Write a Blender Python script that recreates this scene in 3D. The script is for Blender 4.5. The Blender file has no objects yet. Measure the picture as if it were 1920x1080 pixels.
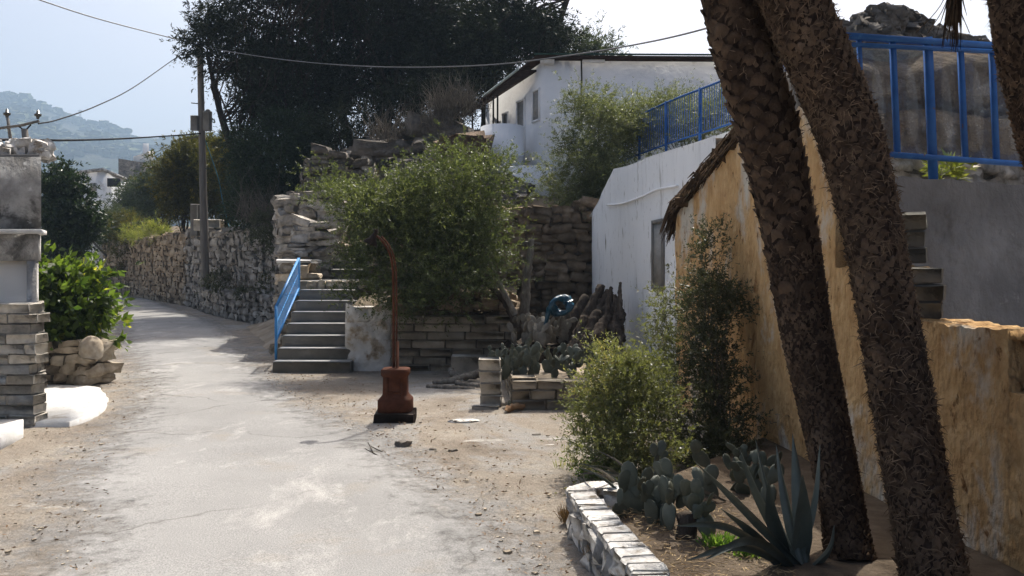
import bpy, math, random
import numpy as np
R = math.radians
rng = np.random.default_rng(7)
random.seed(7)
C = bpy.context.scene.collection
F, HV, EYE = 1660.0, 500.0, 1.6


def W(u, v, d):
    """point at distance d (metres ahead of the camera) that was measured at (u, v) in the photograph"""
    return np.array([(u - 960) / F * d, d, EYE + (HV - v) / F * d])


def G(u, v):
    return W(u, v, EYE * F / (v - HV))


# ---------------------------------------------------------------- mesh builder
class MB:
    def __init__(s):
        s.v, s.f, s.n, s.att = [], [], 0, []

    def add(s, v, f):
        v = np.asarray(v, float).reshape(-1, 3)
        if isinstance(f, np.ndarray):
            s.f.append(f.astype(np.int64) + s.n)
        else:
            by = {}
            for q in f:
                by.setdefault(len(q), []).append(q)
            for k, a in by.items():
                s.f.append(np.array(a, np.int64) + s.n)
        s.v.append(v)
        s.n += len(v)
        return s

    def verts(s):
        return np.concatenate(s.v)

    def box(s, c, size, rz=0.0, jit=0.0, ch=0.0, rx=0.0, ry=0.0):
        c = np.asarray(c, float); h = np.asarray(size, float) / 2
        if ch <= 0:
            v = np.array([[x, y, z] for x in (-1, 1) for y in (-1, 1) for z in (-1, 1)]) * h
            f = [(0, 1, 3, 2), (4, 6, 7, 5), (0, 4, 5, 1), (2, 3, 7, 6), (0, 2, 6, 4), (1, 5, 7, 3)]
        else:
            v, f = cbox(h, min(ch, h.min() * .8))
        if jit:
            v = v + rng.normal(0, jit, v.shape)
        s.add(v @ rot(rx, ry, rz).T + c, f)
        return s

    def tube(s, pts, rad, n=8, cap=True, jit=0.0):
        pts = np.asarray(pts, float); m = len(pts)
        rad = np.full(m, rad) if np.isscalar(rad) else np.asarray(rad, float)
        t = np.gradient(pts, axis=0)
        t /= np.linalg.norm(t, axis=1)[:, None] + 1e-12
        ref = np.array([0, 0, 1.0]) if abs(t[:, 2]).max() < .9 else np.array([1.0, 0, 0])
        if abs(t[:, 2]).max() >= .9 and abs(t[:, 0]).max() >= .9:
            ref = np.array([.3, 1.0, .2])
        a = np.cross(t, ref); a /= np.linalg.norm(a, axis=1)[:, None] + 1e-12
        b = np.cross(t, a)
        th = np.arange(n) / n * 2 * math.pi
        rr = rad[:, None] * (1 + (rng.normal(0, jit, (m, n)) if jit else 0))
        v = pts[:, None, :] + rr[..., None] * (np.cos(th)[None, :, None] * a[:, None, :] + np.sin(th)[None, :, None] * b[:, None, :])
        i, j = np.meshgrid(np.arange(m - 1), np.arange(n), indexing='ij')
        q = np.stack([i * n + j, i * n + (j + 1) % n, (i + 1) * n + (j + 1) % n, (i + 1) * n + j], -1).reshape(-1, 4)
        s.add(v.reshape(-1, 3), q)
        if cap:
            k = s.n - m * n
            s.f.append(np.array([[k + x for x in range(n)]], np.int64))
            s.f.append(np.array([[k + (m - 1) * n + x for x in range(n)]], np.int64))
        return s

    def bar(s, p, q, r, n=6, r2=None):
        return s.tube([p, q], [r, r if r2 is None else r2], n)

    def flat(s, p, q, w, h):
        """square bar from p to q; w across (horizontal), h up"""
        p = np.asarray(p, float); q = np.asarray(q, float)
        t = (q - p) / np.linalg.norm(q - p)
        up = np.array([0, 0, 1.0]) if abs(t[2]) < .95 else np.array([0, 1.0, 0])
        a = np.cross(t, up); a /= np.linalg.norm(a); b = np.cross(a, t)
        v = [o + a * x * w / 2 + b * y * h / 2 for o in (p, q) for x, y in ((-1, -1), (1, -1), (1, 1), (-1, 1))]
        s.add(v, [(0, 1, 2, 3), (4, 7, 6, 5), (0, 4, 5, 1), (1, 5, 6, 2), (2, 6, 7, 3), (3, 7, 4, 0)])
        return s

    def prism(s, poly, z0, z1):
        n = len(poly); poly = np.asarray(poly, float)
        z0 = np.broadcast_to(z0, n); z1 = np.broadcast_to(z1, n)
        v = [(x, y, z) for (x, y), z in zip(poly, z0)] + [(x, y, z) for (x, y), z in zip(poly, z1)]
        f = [tuple(range(n - 1, -1, -1)), tuple(range(n, 2 * n))]
        f += [(i, (i + 1) % n, n + (i + 1) % n, n + i) for i in range(n)]
        s.add(v, f)
        return s

    def grid(s, P):
        """P: (m, n, 3) points"""
        m, n = P.shape[:2]
        i, j = np.meshgrid(np.arange(m - 1), np.arange(n - 1), indexing='ij')
        q = np.stack([i * n + j, (i + 1) * n + j, (i + 1) * n + j + 1, i * n + j + 1], -1).reshape(-1, 4)
        s.add(P.reshape(-1, 3), q)
        return s

    def stone(s, c, size, rz=0.0, rx=0.0, ry=0.0, rough=.09):
        v = STONE_V * (1 + rng.normal(0, rough, (26, 1))) + rng.normal(0, rough * .5, (26, 3))
        v = v * (np.asarray(size, float) / 2)
        s.add(v @ rot(rx, ry, rz).T + np.asarray(c, float), STONE_F)
        return s


def rot(rx, ry, rz):
    cx, sx, cy, sy, cz, sz = math.cos(rx), math.sin(rx), math.cos(ry), math.sin(ry), math.cos(rz), math.sin(rz)
    return np.array([[cz, -sz, 0], [sz, cz, 0], [0, 0, 1]]) @ np.array([[cy, 0, sy], [0, 1, 0], [-sy, 0, cy]]) @ np.array([[1, 0, 0], [0, cx, -sx], [0, sx, cx]])


def cbox(h, ch):
    cor = [(x, y, z) for x in (-1, 1) for y in (-1, 1) for z in (-1, 1)]
    idx = {c: i for i, c in enumerate(cor)}
    v = []
    for c in cor:
        for a in range(3):
            p = [c[k] * (h[k] if k == a else h[k] - ch) for k in range(3)]
            v.append(p)
    f = []
    def vid(c, a):
        return idx[tuple(c)] * 3 + a
    for a in range(3):
        b, d = (a + 1) % 3, (a + 2) % 3
        for sg in (-1, 1):
            q = []
            for sb, sd in ((-1, -1), (1, -1), (1, 1), (-1, 1)):
                c = [0, 0, 0]; c[a] = sg; c[b] = sb; c[d] = sd
                q.append(vid(c, a))
            f.append(tuple(q))
    for a in range(3):
        b, d = (a + 1) % 3, (a + 2) % 3
        for sa in (-1, 1):
            for sb in (-1, 1):
                c0 = [0, 0, 0]; c0[a] = sa; c0[b] = sb; c0[d] = -1
                c1 = list(c0); c1[d] = 1
                f.append((vid(c0, a), vid(c1, a), vid(c1, b), vid(c0, b)))
    for c in cor:
        f.append((vid(c, 0), vid(c, 1), vid(c, 2)))
    return np.array(v, float), f


def _stone_template():
    pts, ids, faces = [], {}, []
    def vid(p):
        if p not in ids:
            ids[p] = len(pts); pts.append(p)
        return ids[p]
    for a in range(3):
        b, d = (a + 1) % 3, (a + 2) % 3
        for sg in (-1, 1):
            for i in (-1, 0):
                for j in (-1, 0):
                    q = []
                    for x, y in ((i, j), (i + 1, j), (i + 1, j + 1), (i, j + 1)):
                        c = [0, 0, 0]; c[a] = sg; c[b] = x; c[d] = y
                        q.append(vid(tuple(c)))
                    faces.append(q)
    v = np.array(pts, float)
    sph = v / np.linalg.norm(v, axis=1)[:, None]
    return v * .52 + sph * .56, np.array(faces)


STONE_V, STONE_F = _stone_template()


def link(name, mb, mats, parent=None, smooth=False, origin=None, recalc=False):
    me = bpy.data.meshes.new(name)
    V = mb.verts()
    if parent is not None:
        org = np.array(WORLD[parent.name])
    elif origin is not None:
        org = np.array(origin, float)
    else:
        org = np.array([V[:, 0].mean(), V[:, 1].mean(), V[:, 2].min()])
    L = V - org
    loops = np.concatenate([a.ravel() for a in mb.f])
    sizes = np.concatenate([np.full(len(a), a.shape[1]) for a in mb.f])
    starts = np.concatenate([[0], np.cumsum(sizes)[:-1]])
    me.vertices.add(len(L)); me.vertices.foreach_set('co', L.astype(np.float32).ravel())
    me.loops.add(len(loops)); me.loops.foreach_set('vertex_index', loops.astype(np.int32))
    me.polygons.add(len(sizes)); me.polygons.foreach_set('loop_start', starts.astype(np.int32))
    me.update(calc_edges=True)
    if smooth:
        me.polygons.foreach_set('use_smooth', np.ones(len(sizes), bool))
    for m in (mats if isinstance(mats, list) else [mats]):
        me.materials.append(m)
    if mb.att:
        at = me.attributes.new('edge', 'FLOAT', 'POINT')
        at.data.foreach_set('value', np.concatenate(mb.att).astype(np.float32))
    o = bpy.data.objects.new(name, me)
    C.objects.link(o)
    if parent is not None:
        o.parent = parent
        WORLD[o.name] = org
        o.location = (0, 0, 0)
    else:
        o.location = org
        WORLD[o.name] = org
    return o


WORLD = {}


def tag(o, label=None, cat=None, group=None, kind=None):
    if label: o['label'] = label
    if cat: o['category'] = cat
    if group: o['group'] = group
    if kind: o['kind'] = kind
    return o


def thing(name, label, cat, loc, group=None):
    o = bpy.data.objects.new(name, None)
    o.empty_display_size = .2
    C.objects.link(o)
    o.location = loc
    WORLD[o.name] = np.array(loc, float)
    return tag(o, label, cat, group)


def solo(name, mb, m, label, cat, group=None, kind=None, smooth=False):
    return tag(link(name, mb, m, smooth=smooth), label, cat, group, kind)


def struct(name, mb, m, smooth=True, label=None):
    return tag(link(name, mb, m, smooth=smooth), label, None, None, 'structure')


# ---------------------------------------------------------------- materials
class NT:
    def __init__(s, name):
        s.m = bpy.data.materials.new(name); s.m.use_nodes = True
        s.t = s.m.node_tree; s.t.nodes.clear()
        s.out = s.t.nodes.new('ShaderNodeOutputMaterial')

    def n(s, typ, **kw):
        nd = s.t.nodes.new('ShaderNode' + typ)
        for k, v in kw.items():
            if k in nd.inputs:
                i = nd.inputs[k]
                if hasattr(v, 'links') or isinstance(v, bpy.types.NodeSocket):
                    s.t.links.new(v, i)
                else:
                    i.default_value = v
            else:
                setattr(nd, k, v)
        return nd

    def l(s, a, b):
        s.t.links.new(a, b)


def col4(c):
    return (c[0], c[1], c[2], 1.0)


def ramp(T, fac, stops):
    r = T.n('ValToRGB'); T.l(fac, r.inputs[0])
    e = r.color_ramp.elements
    while len(e) < len(stops):
        e.new(.5)
    for k, (p, c) in enumerate(stops):
        e[k].position = p; e[k].color = col4(c)
    return r.outputs[0]


def pos(T, stretch=(1, 1, 1)):
    g = T.n('NewGeometry')
    mp = T.n('Mapping'); mp.inputs['Scale'].default_value = stretch
    T.l(g.outputs['Position'], mp.inputs['Vector'])
    return mp.outputs[0]


def mixc(T, fac, a, b, mode='MIX'):
    m = T.n('MixRGB', blend_type=mode)
    for s_, x in ((0, fac), (1, a), (2, b)):
        if isinstance(x, bpy.types.NodeSocket): T.l(x, m.inputs[s_])
        elif isinstance(x, (int, float)): m.inputs[s_].default_value = x
        else: m.inputs[s_].default_value = col4(x)
    return m.outputs[0]


def noise(T, vec, scale, detail=6.0, rough=.6, dist=0.0):
    n = T.n('TexNoise', Scale=scale, Detail=detail, Roughness=rough, Distortion=dist)
    T.l(vec, n.inputs['Vector'])
    return n.outputs['Fac']


def mat(name, stops, scale=3.0, detail=7.0, rough=.95, bump=.3, bscale=25.0, bdist=.02, island=0.0, stretch=(1, 1, 1), spec=.05,
        spots=None, metal=0.0, big=None, bdetail=6.0):
    """stops: [(pos, colour)] over a noise; island: brightness spread between separate pieces; spots: (colour, scale, lo, hi) a second worn layer"""
    T = NT(name)
    v = pos(T, stretch)
    c = ramp(T, noise(T, v, scale, detail), stops)
    if spots:
        for sc, s_, lo, hi in (spots if isinstance(spots, list) else [spots]):
            f = T.n('MapRange'); f.inputs['From Min'].default_value = lo; f.inputs['From Max'].default_value = hi
            T.l(noise(T, v, s_, 8.0, .65, .3), f.inputs['Value'])
            c = mixc(T, f.outputs[0], c, sc)
    if island:
        g = T.n('NewGeometry')
        f = T.n('MapRange'); f.inputs['To Min'].default_value = 1 - island; f.inputs['To Max'].default_value = 1 + island
        T.l(g.outputs['Random Per Island'], f.inputs['Value'])
        cb = T.n('CombineColor')
        for k in range(3): T.l(f.outputs[0], cb.inputs[k])
        c = mixc(T, 1.0, c, cb.outputs[0], 'MULTIPLY')
    p = T.n('BsdfPrincipled')
    T.l(c, p.inputs['Base Color'])
    p.inputs['Roughness'].default_value = rough
    p.inputs['Specular IOR Level'].default_value = spec
    p.inputs['Metallic'].default_value = metal
    if bump:
        b = T.n('Bump'); b.inputs['Strength'].default_value = bump; b.inputs['Distance'].default_value = bdist
        h = noise(T, v, bscale, bdetail, .65)
        if big:
            m = T.n('Math', operation='MULTIPLY_ADD'); T.l(noise(T, v, big, 3.0), m.inputs[0]); m.inputs[1].default_value = 2.5; T.l(h, m.inputs[2]); h = m.outputs[0]
        T.l(h, b.inputs['Height']); T.l(b.outputs[0], p.inputs['Normal'])
    T.l(p.outputs[0], T.out.inputs[0])
    return T.m


def leafmat(name, c1, c2, trans=.35, c3=None, gloss=.25, scale=1.5, lum=1.5):
    T = NT(name)
    g = T.n('NewGeometry')
    v = pos(T)
    f = T.n('Math', operation='MULTIPLY_ADD'); T.l(g.outputs['Random Per Island'], f.inputs[0]); f.inputs[1].default_value = .55
    n2 = T.n('Math', operation='MULTIPLY_ADD'); T.l(noise(T, v, scale, 3.0), n2.inputs[0]); n2.inputs[1].default_value = 1.2; n2.inputs[2].default_value = -.38
    T.l(n2.outputs[0], f.inputs[2])
    st = [(0.05, c1), (.75, c2)] + ([(.97, c3)] if c3 else [])
    c = ramp(T, f.outputs[0], st)
    p = T.n('BsdfPrincipled'); T.l(c, p.inputs['Base Color'])
    p.inputs['Roughness'].default_value = .45; p.inputs['Specular IOR Level'].default_value = gloss
    tr = T.n('BsdfTranslucent')
    T.l(mixc(T, 1.0, c, (lum, lum * 1.05, lum * .5), 'MULTIPLY'), tr.inputs['Color'])
    m = T.n('MixShader'); m.inputs[0].default_value = trans
    T.l(p.outputs[0], m.inputs[1]); T.l(tr.outputs[0], m.inputs[2])
    T.l(m.outputs[0], T.out.inputs[0])
    return T.m


M = {}
M['stone'] = mat('dry_stone', [(.3, (.21, .19, .165)), (.5, (.36, .33, .29)), (.72, (.5, .47, .43))], 6, bump=.5, bscale=22, bdist=.03, island=.35,
                 spots=((.10, .10, .085), 3.2, .56, .7))
M['stone_far'] = mat('tan_earthy_stone', [(.3, (.2, .15, .1)), (.5, (.33, .265, .19)), (.72, (.45, .39, .31))], 2, bump=.5, bscale=15, bdist=.03, island=.2)
M['stone_brown'] = mat('brown_stone', [(.3, (.11, .085, .06)), (.55, (.22, .17, .12)), (.75, (.3, .25, .19))], 5, bump=.5, bscale=20, bdist=.03, island=.3)
M['stone_tan'] = mat('tan_stone', [(.3, (.25, .2, .145)), (.5, (.4, .34, .26)), (.75, (.55, .5, .42))], 6, bump=.5, bscale=24, bdist=.02, island=.4)
M['stone_white'] = mat('whitewashed_stone', [(.3, (.36, .34, .31)), (.45, (.56, .54, .51)), (.65, (.7, .69, .66))], 9, bump=.7, bscale=30, bdist=.025, island=.16, spots=[((.27, .23, .18), 7, .54, .64), ((.2, .17, .13), 20, .6, .68)])
M['mortar'] = mat('dark_mortar', [(.3, (.09, .078, .062)), (.7, (.2, .175, .145))], 6, bump=.5)
M['rock'] = mat('rough_rock', [(.3, (.08, .072, .064)), (.5, (.165, .15, .132)), (.75, (.27, .25, .225))], 2.5, bump=.8, bscale=7, bdist=.1, big=2)
M['rock_brown'] = mat('brown_rock_face', [(.25, (.08, .058, .042)), (.5, (.17, .128, .094)), (.75, (.28, .22, .17))], 1.6, bump=1.0, bscale=5, bdist=.15, big=1.2)
M['dirt'] = mat('dry_earth', [(.3, (.2, .155, .11)), (.5, (.33, .27, .2)), (.7, (.42, .36, .29))], 2.2, bump=.6, bscale=30, bdist=.03)
M['bedsoil'] = mat('shade_toned_bed_soil', [(.3, (.07, .052, .037)), (.5, (.13, .1, .072)), (.72, (.21, .165, .12))], 3, bump=.9, bscale=28, bdist=.03)  # soil colour darkened to stand for the shade over the bed
M['hillsoil'] = mat('hillside_soil', [(.3, (.08, .065, .045)), (.5, (.15, .12, .085)), (.75, (.25, .21, .15))], 1.5, bump=.8, bscale=8, bdist=.08)
M['white'] = mat('white_plaster', [(.3, (.8, .8, .8)), (.6, (.88, .88, .875))], 1.4, bump=.25, bscale=9, bdist=.03, spots=[((.5, .47, .42), 1.1, .6, .74)], big=1.5)
M['white_streak'] = mat('streaked_white_plaster', [(.25, (.66, .66, .65)), (.42, (.85, .85, .845)), (.7, (.9, .9, .895))], 1.6, bump=.25, bscale=14, bdist=.015, stretch=(1.4, 1.4, .35),
                        spots=[((.4, .38, .34), 1.6, .58, .68), ((.3, .27, .22), 5, .61, .68), ((.2, .18, .15), 14, .64, .7)])
M['orange'] = mat('ochre_plaster', [(.22, (.38, .215, .095)), (.42, (.58, .355, .165)), (.6, (.68, .44, .215)), (.8, (.76, .56, .33))], 6, detail=10, bump=1.0, bscale=16, bdist=.05, stretch=(1.2, 1.2, .75),
                  spots=[((.66, .6, .5), 1.1, .54, .63), ((.3, .15, .06), 3.0, .6, .68), ((.2, .1, .04), 9, .6, .68), ((.72, .54, .3), 12, .62, .7)], big=4)
M['concrete'] = mat('grey_concrete', [(.3, (.16, .155, .145)), (.55, (.22, .213, .2)), (.75, (.28, .272, .257))], 3, bump=.35, bscale=40, bdist=.01, spots=((.16, .15, .135), 2.3, .58, .7))
M['block'] = mat('weathered_block', [(.28, (.3, .275, .235)), (.5, (.48, .445, .385)), (.75, (.6, .55, .47))], 7, bump=.8, bscale=24, bdist=.025, island=.34, spots=((.24, .225, .2), 2.4, .56, .68))
M['block_brown'] = mat('brown_block', [(.28, (.18, .155, .12)), (.5, (.28, .245, .195)), (.75, (.37, .33, .27))], 3.5, bump=.5, bscale=26, bdist=.015, island=.3, spots=((.38, .33, .26), 3, .58, .7))
M['graywall'] = mat('grey_render', [(.3, (.15, .147, .147)), (.55, (.21, .207, .207)), (.75, (.28, .277, .275))], 1.6, detail=10, bump=.7, bscale=7, bdist=.06, big=1.5, spots=[((.13, .125, .12), 1.3, .58, .68), ((.3, .295, .29), 5, .63, .7)])
M['graystain'] = mat('stained_grey_render', [(.3, (.2, .195, .18)), (.45, (.34, .325, .305)), (.58, (.5, .485, .46)), (.75, (.62, .61, .585))], 3.4, detail=9, bump=.7, bscale=14, bdist=.04, spots=[((.15, .145, .135), 2.6, .53, .62), ((.7, .69, .67), 5, .6, .68)])
M['beige'] = mat('beige_render', [(.3, (.86, .8, .71)), (.7, (.9, .85, .77))], 1.5, bump=.1, bscale=20)
M['slab_white'] = mat('white_painted_slab', [(.3, (.56, .55, .52)), (.6, (.72, .71, .69))], 3, bump=.4, bscale=30, spots=[((.45, .4, .34), 3, .55, .68), ((.3, .27, .23), 11, .63, .7)])
M['block_dark'] = mat('dark_grey_block', [(.28, (.1, .095, .082)), (.5, (.16, .152, .132)), (.75, (.22, .21, .185))], 4, bump=.6, bscale=26, bdist=.02, island=.2)  # darker tone of the grey block colour
M['tread'] = mat('pale_concrete_tread', [(.3, (.48, .47, .45)), (.7, (.62, .61, .59))], 4, bump=.2, bscale=40, bdist=.005)  # paler concrete than the steps beneath
M['blue'] = mat('blue_paint', [(.3, (.012, .075, .26)), (.7, (.025, .12, .37))], 6, rough=.6, bump=.3, bscale=50, bdist=.004, spec=.3, spots=[((.13, .07, .04), 9, .64, .69), ((.05, .16, .4), 4, .58, .68)])
M['ltblue'] = mat('light_blue_paint', [(.3, (.035, .2, .5)), (.7, (.06, .28, .62))], 6, rough=.45, bump=.1, bscale=50, bdist=.004, spec=.4)
M['rust'] = mat('rust_red_iron', [(.3, (.042, .017, .011)), (.5, (.08, .03, .017)), (.75, (.125, .052, .03))], 7, rough=.75, bump=.4, bscale=45, bdist=.006, spots=((.07, .035, .022), 4, .55, .68))
M['darkiron'] = mat('dark_iron', [(.3, (.018, .014, .012)), (.7, (.045, .034, .028))], 8, rough=.7, bump=.3, bscale=40)
M['black'] = mat('black_cable', [(.3, (.012, .012, .013)), (.7, (.025, .025, .026))], 8, rough=.6, bump=0)
M['greycable'] = mat('grey_cable', [(.3, (.1, .1, .1)), (.7, (.16, .16, .16))], 8, rough=.5, bump=0, spec=.5)
M['polewood'] = mat('weathered_pole_wood', [(.3, (.13, .115, .1)), (.55, (.21, .19, .165)), (.75, (.27, .25, .22))], 5, bump=.5, bscale=16, bdist=.015, stretch=(4, 4, .3))
M['driftwood'] = mat('grey_driftwood', [(.3, (.1, .085, .07)), (.55, (.2, .18, .15)), (.75, (.34, .31, .27))], 7, bump=.6, bscale=16, bdist=.02, stretch=(3, 3, 1))
M['darkwood'] = mat('dark_old_wood', [(.3, (.03, .024, .019)), (.55, (.075, .061, .049)), (.78, (.16, .138, .114))], 6, bump=.8, bscale=16, bdist=.03, stretch=(3, 3, .4), island=.3)
M['bark'] = mat('dark_bark', [(.3, (.03, .024, .019)), (.7, (.075, .06, .047))], 8, bump=.7, bscale=12, bdist=.03, stretch=(3, 3, .6))
M['twig'] = mat('dry_twigs', [(.3, (.09, .078, .062)), (.7, (.22, .19, .15))], 6, bump=0, island=.3)
M['palmbark'] = mat('palm_leaf_bases', [(.28, (.034, .022, .015)), (.5, (.085, .056, .037)), (.75, (.175, .12, .08))], 5, bump=.9, bscale=40, bdist=.014, island=.2, stretch=(1, 1, .7))
M['palmcore'] = mat('palm_trunk_core', [(.3, (.02, .014, .011)), (.6, (.05, .034, .025)), (.8, (.09, .064, .047))], 12, bump=1.0, bscale=50, bdist=.02, stretch=(1.6, 1.6, .6))
M['palmfibre'] = mat('palm_fibre', [(.3, (.06, .04, .027)), (.7, (.2, .138, .088))], 9, bump=0, island=.35)
M['thatch'] = mat('old_palm_thatch', [(.3, (.03, .021, .014)), (.55, (.075, .05, .032)), (.8, (.14, .1, .065))], 7, bump=.4, bscale=30, island=.5)
M['roofdark'] = mat('dark_reed_roof', [(.3, (.02, .014, .012)), (.7, (.065, .042, .034))], 6, bump=.6, bscale=20, stretch=(1, 1, 6))
M['awning'] = mat('faded_green_awning', [(.3, (.3, .36, .34)), (.7, (.5, .56, .55))], 4, bump=.2)
M['dark_panel'] = mat('dark_pane_and_shade', [(.3, (.02, .02, .022)), (.7, (.035, .035, .038))], 3, rough=.5, bump=.1)  # dark window panes; in the ruins this colour stands for shade inside
M['shutter'] = mat('grey_shutter', [(.3, (.24, .235, .22)), (.7, (.34, .33, .31))], 4, bump=.3, stretch=(1, 1, 3))
M['bluebag'] = mat('blue_plastic_sheet', [(.3, (.004, .035, .065)), (.7, (.012, .09, .15))], 9, rough=.3, bump=.5, bscale=18, bdist=.03, spec=.5)
M['box'] = mat('grey_meter_box', [(.3, (.2, .2, .2)), (.7, (.27, .27, .265))], 4, rough=.6, bump=.1)
M['pipe'] = mat('teal_hose', [(.3, (.03, .13, .17)), (.7, (.07, .22, .26))], 4, rough=.5, bump=0)
M['porcelain'] = mat('brown_insulator', [(.3, (.05, .045, .035)), (.7, (.1, .09, .07))], 4, rough=.25, bump=0, spec=.5)
M['cactus'] = mat('cactus_green', [(.3, (.055, .064, .048)), (.55, (.098, .108, .082)), (.8, (.17, .176, .135))], 5, rough=.6, bump=.5, bscale=45, bdist=.006, spec=.3, spots=((.25, .21, .13), 6, .64, .74), island=.18)
M['drypad'] = mat('withered_cactus', [(.3, (.11, .1, .08)), (.55, (.21, .195, .165)), (.8, (.36, .34, .3))], 7, bump=.7, bscale=25, bdist=.015, island=.2)
M['agave'] = mat('agave_leaf', [(.3, (.045, .056, .048)), (.55, (.085, .1, .084)), (.8, (.15, .162, .13))], 3, rough=.45, bump=.15, bscale=20, bdist=.008, spec=.35, stretch=(2, 2, .6))
M['agave_dry'] = mat('dry_agave_leaf', [(.3, (.16, .08, .04)), (.7, (.36, .25, .15))], 5, rough=.8, bump=.5, bscale=20)
M['straw'] = mat('dry_straw', [(.3, (.35, .24, .12)), (.7, (.55, .42, .24))], 6, bump=0, island=.35)
M['fur'] = mat('dry_moss', [(.3, (.2, .13, .06)), (.7, (.36, .25, .12))], 6, bump=0, island=.3)
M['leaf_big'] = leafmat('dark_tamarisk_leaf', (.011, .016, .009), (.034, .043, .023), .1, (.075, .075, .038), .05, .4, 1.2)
M['leaf_shrub'] = leafmat('green_shrub_leaf', (.026, .034, .016), (.12, .142, .06), .42, (.27, .28, .13), .45, .9, 1.6)
M['leaf_hang'] = leafmat('hanging_shrub_leaf', (.06, .07, .042), (.16, .175, .1), .4, (.28, .28, .17), .35, 1.2, 1.5)
M['leaf_fore'] = leafmat('olive_leaf', (.06, .066, .036), (.19, .2, .095), .42, (.4, .32, .16), .6, 2.2, 1.6)
M['leaf_wall'] = leafmat('dusty_leaf', (.035, .04, .024), (.095, .1, .058), .25, (.17, .16, .1), .35, 2.5)
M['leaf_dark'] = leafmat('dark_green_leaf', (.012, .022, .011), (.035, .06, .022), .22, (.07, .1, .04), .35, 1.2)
M['leaf_mid'] = leafmat('grey_green_leaf', (.03, .042, .024), (.075, .095, .05), .28, (.12, .14, .075), .2, .6)
M['leaf_yellow'] = leafmat('yellowing_leaf', (.025, .032, .01), (.1, .09, .02), .4, (.36, .24, .03), .2, .9, 1.5)
M['leaf_fig'] = leafmat('broad_green_leaf', (.016, .034, .01), (.08, .115, .022), .5, (.4, .36, .05), .35, 2.2, 2.4)
M['leaf_lush'] = leafmat('fresh_green_leaf', (.05, .1, .02), (.14, .24, .05), .4, (.22, .32, .08), .3, 3, 1.6)
M['grass'] = leafmat('grass_blade', (.09, .12, .03), (.26, .27, .07), .4, (.42, .34, .15), .15, 2, 1.4)
M['palmleaf'] = leafmat('palm_leaflet', (.035, .05, .022), (.09, .115, .05), .25, (.2, .17, .08), .3, 2)
M['scrub'] = mat('hill_scrub', [(.3, (.035, .045, .022)), (.7, (.08, .09, .045))], .05, bump=0)


def clear_glass():
    T = NT('dusty_glass')
    v = pos(T)
    tr = T.n('BsdfTransparent'); tr.inputs[0].default_value = (.9, .93, .94, 1)
    gl = T.n('BsdfGlossy'); gl.inputs['Roughness'].default_value = .03
    m1 = T.n('MixShader'); m1.inputs[0].default_value = .05; T.l(tr.outputs[0], m1.inputs[1]); T.l(gl.outputs[0], m1.inputs[2])
    df = T.n('BsdfDiffuse'); df.inputs[0].default_value = (.62, .64, .66, 1)
    f = T.n('MapRange'); f.inputs['From Min'].default_value = .56; f.inputs['From Max'].default_value = .8
    f.inputs['To Min'].default_value = .005; f.inputs['To Max'].default_value = .5
    T.l(noise(T, v, 5, 9.0, .72, .5), f.inputs['Value'])
    m2 = T.n('MixShader'); T.l(f.outputs[0], m2.inputs[0]); T.l(m1.outputs[0], m2.inputs[1]); T.l(df.outputs[0], m2.inputs[2])
    T.l(m2.outputs[0], T.out.inputs[0])
    return T.m


M['glass'] = clear_glass()


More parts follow.
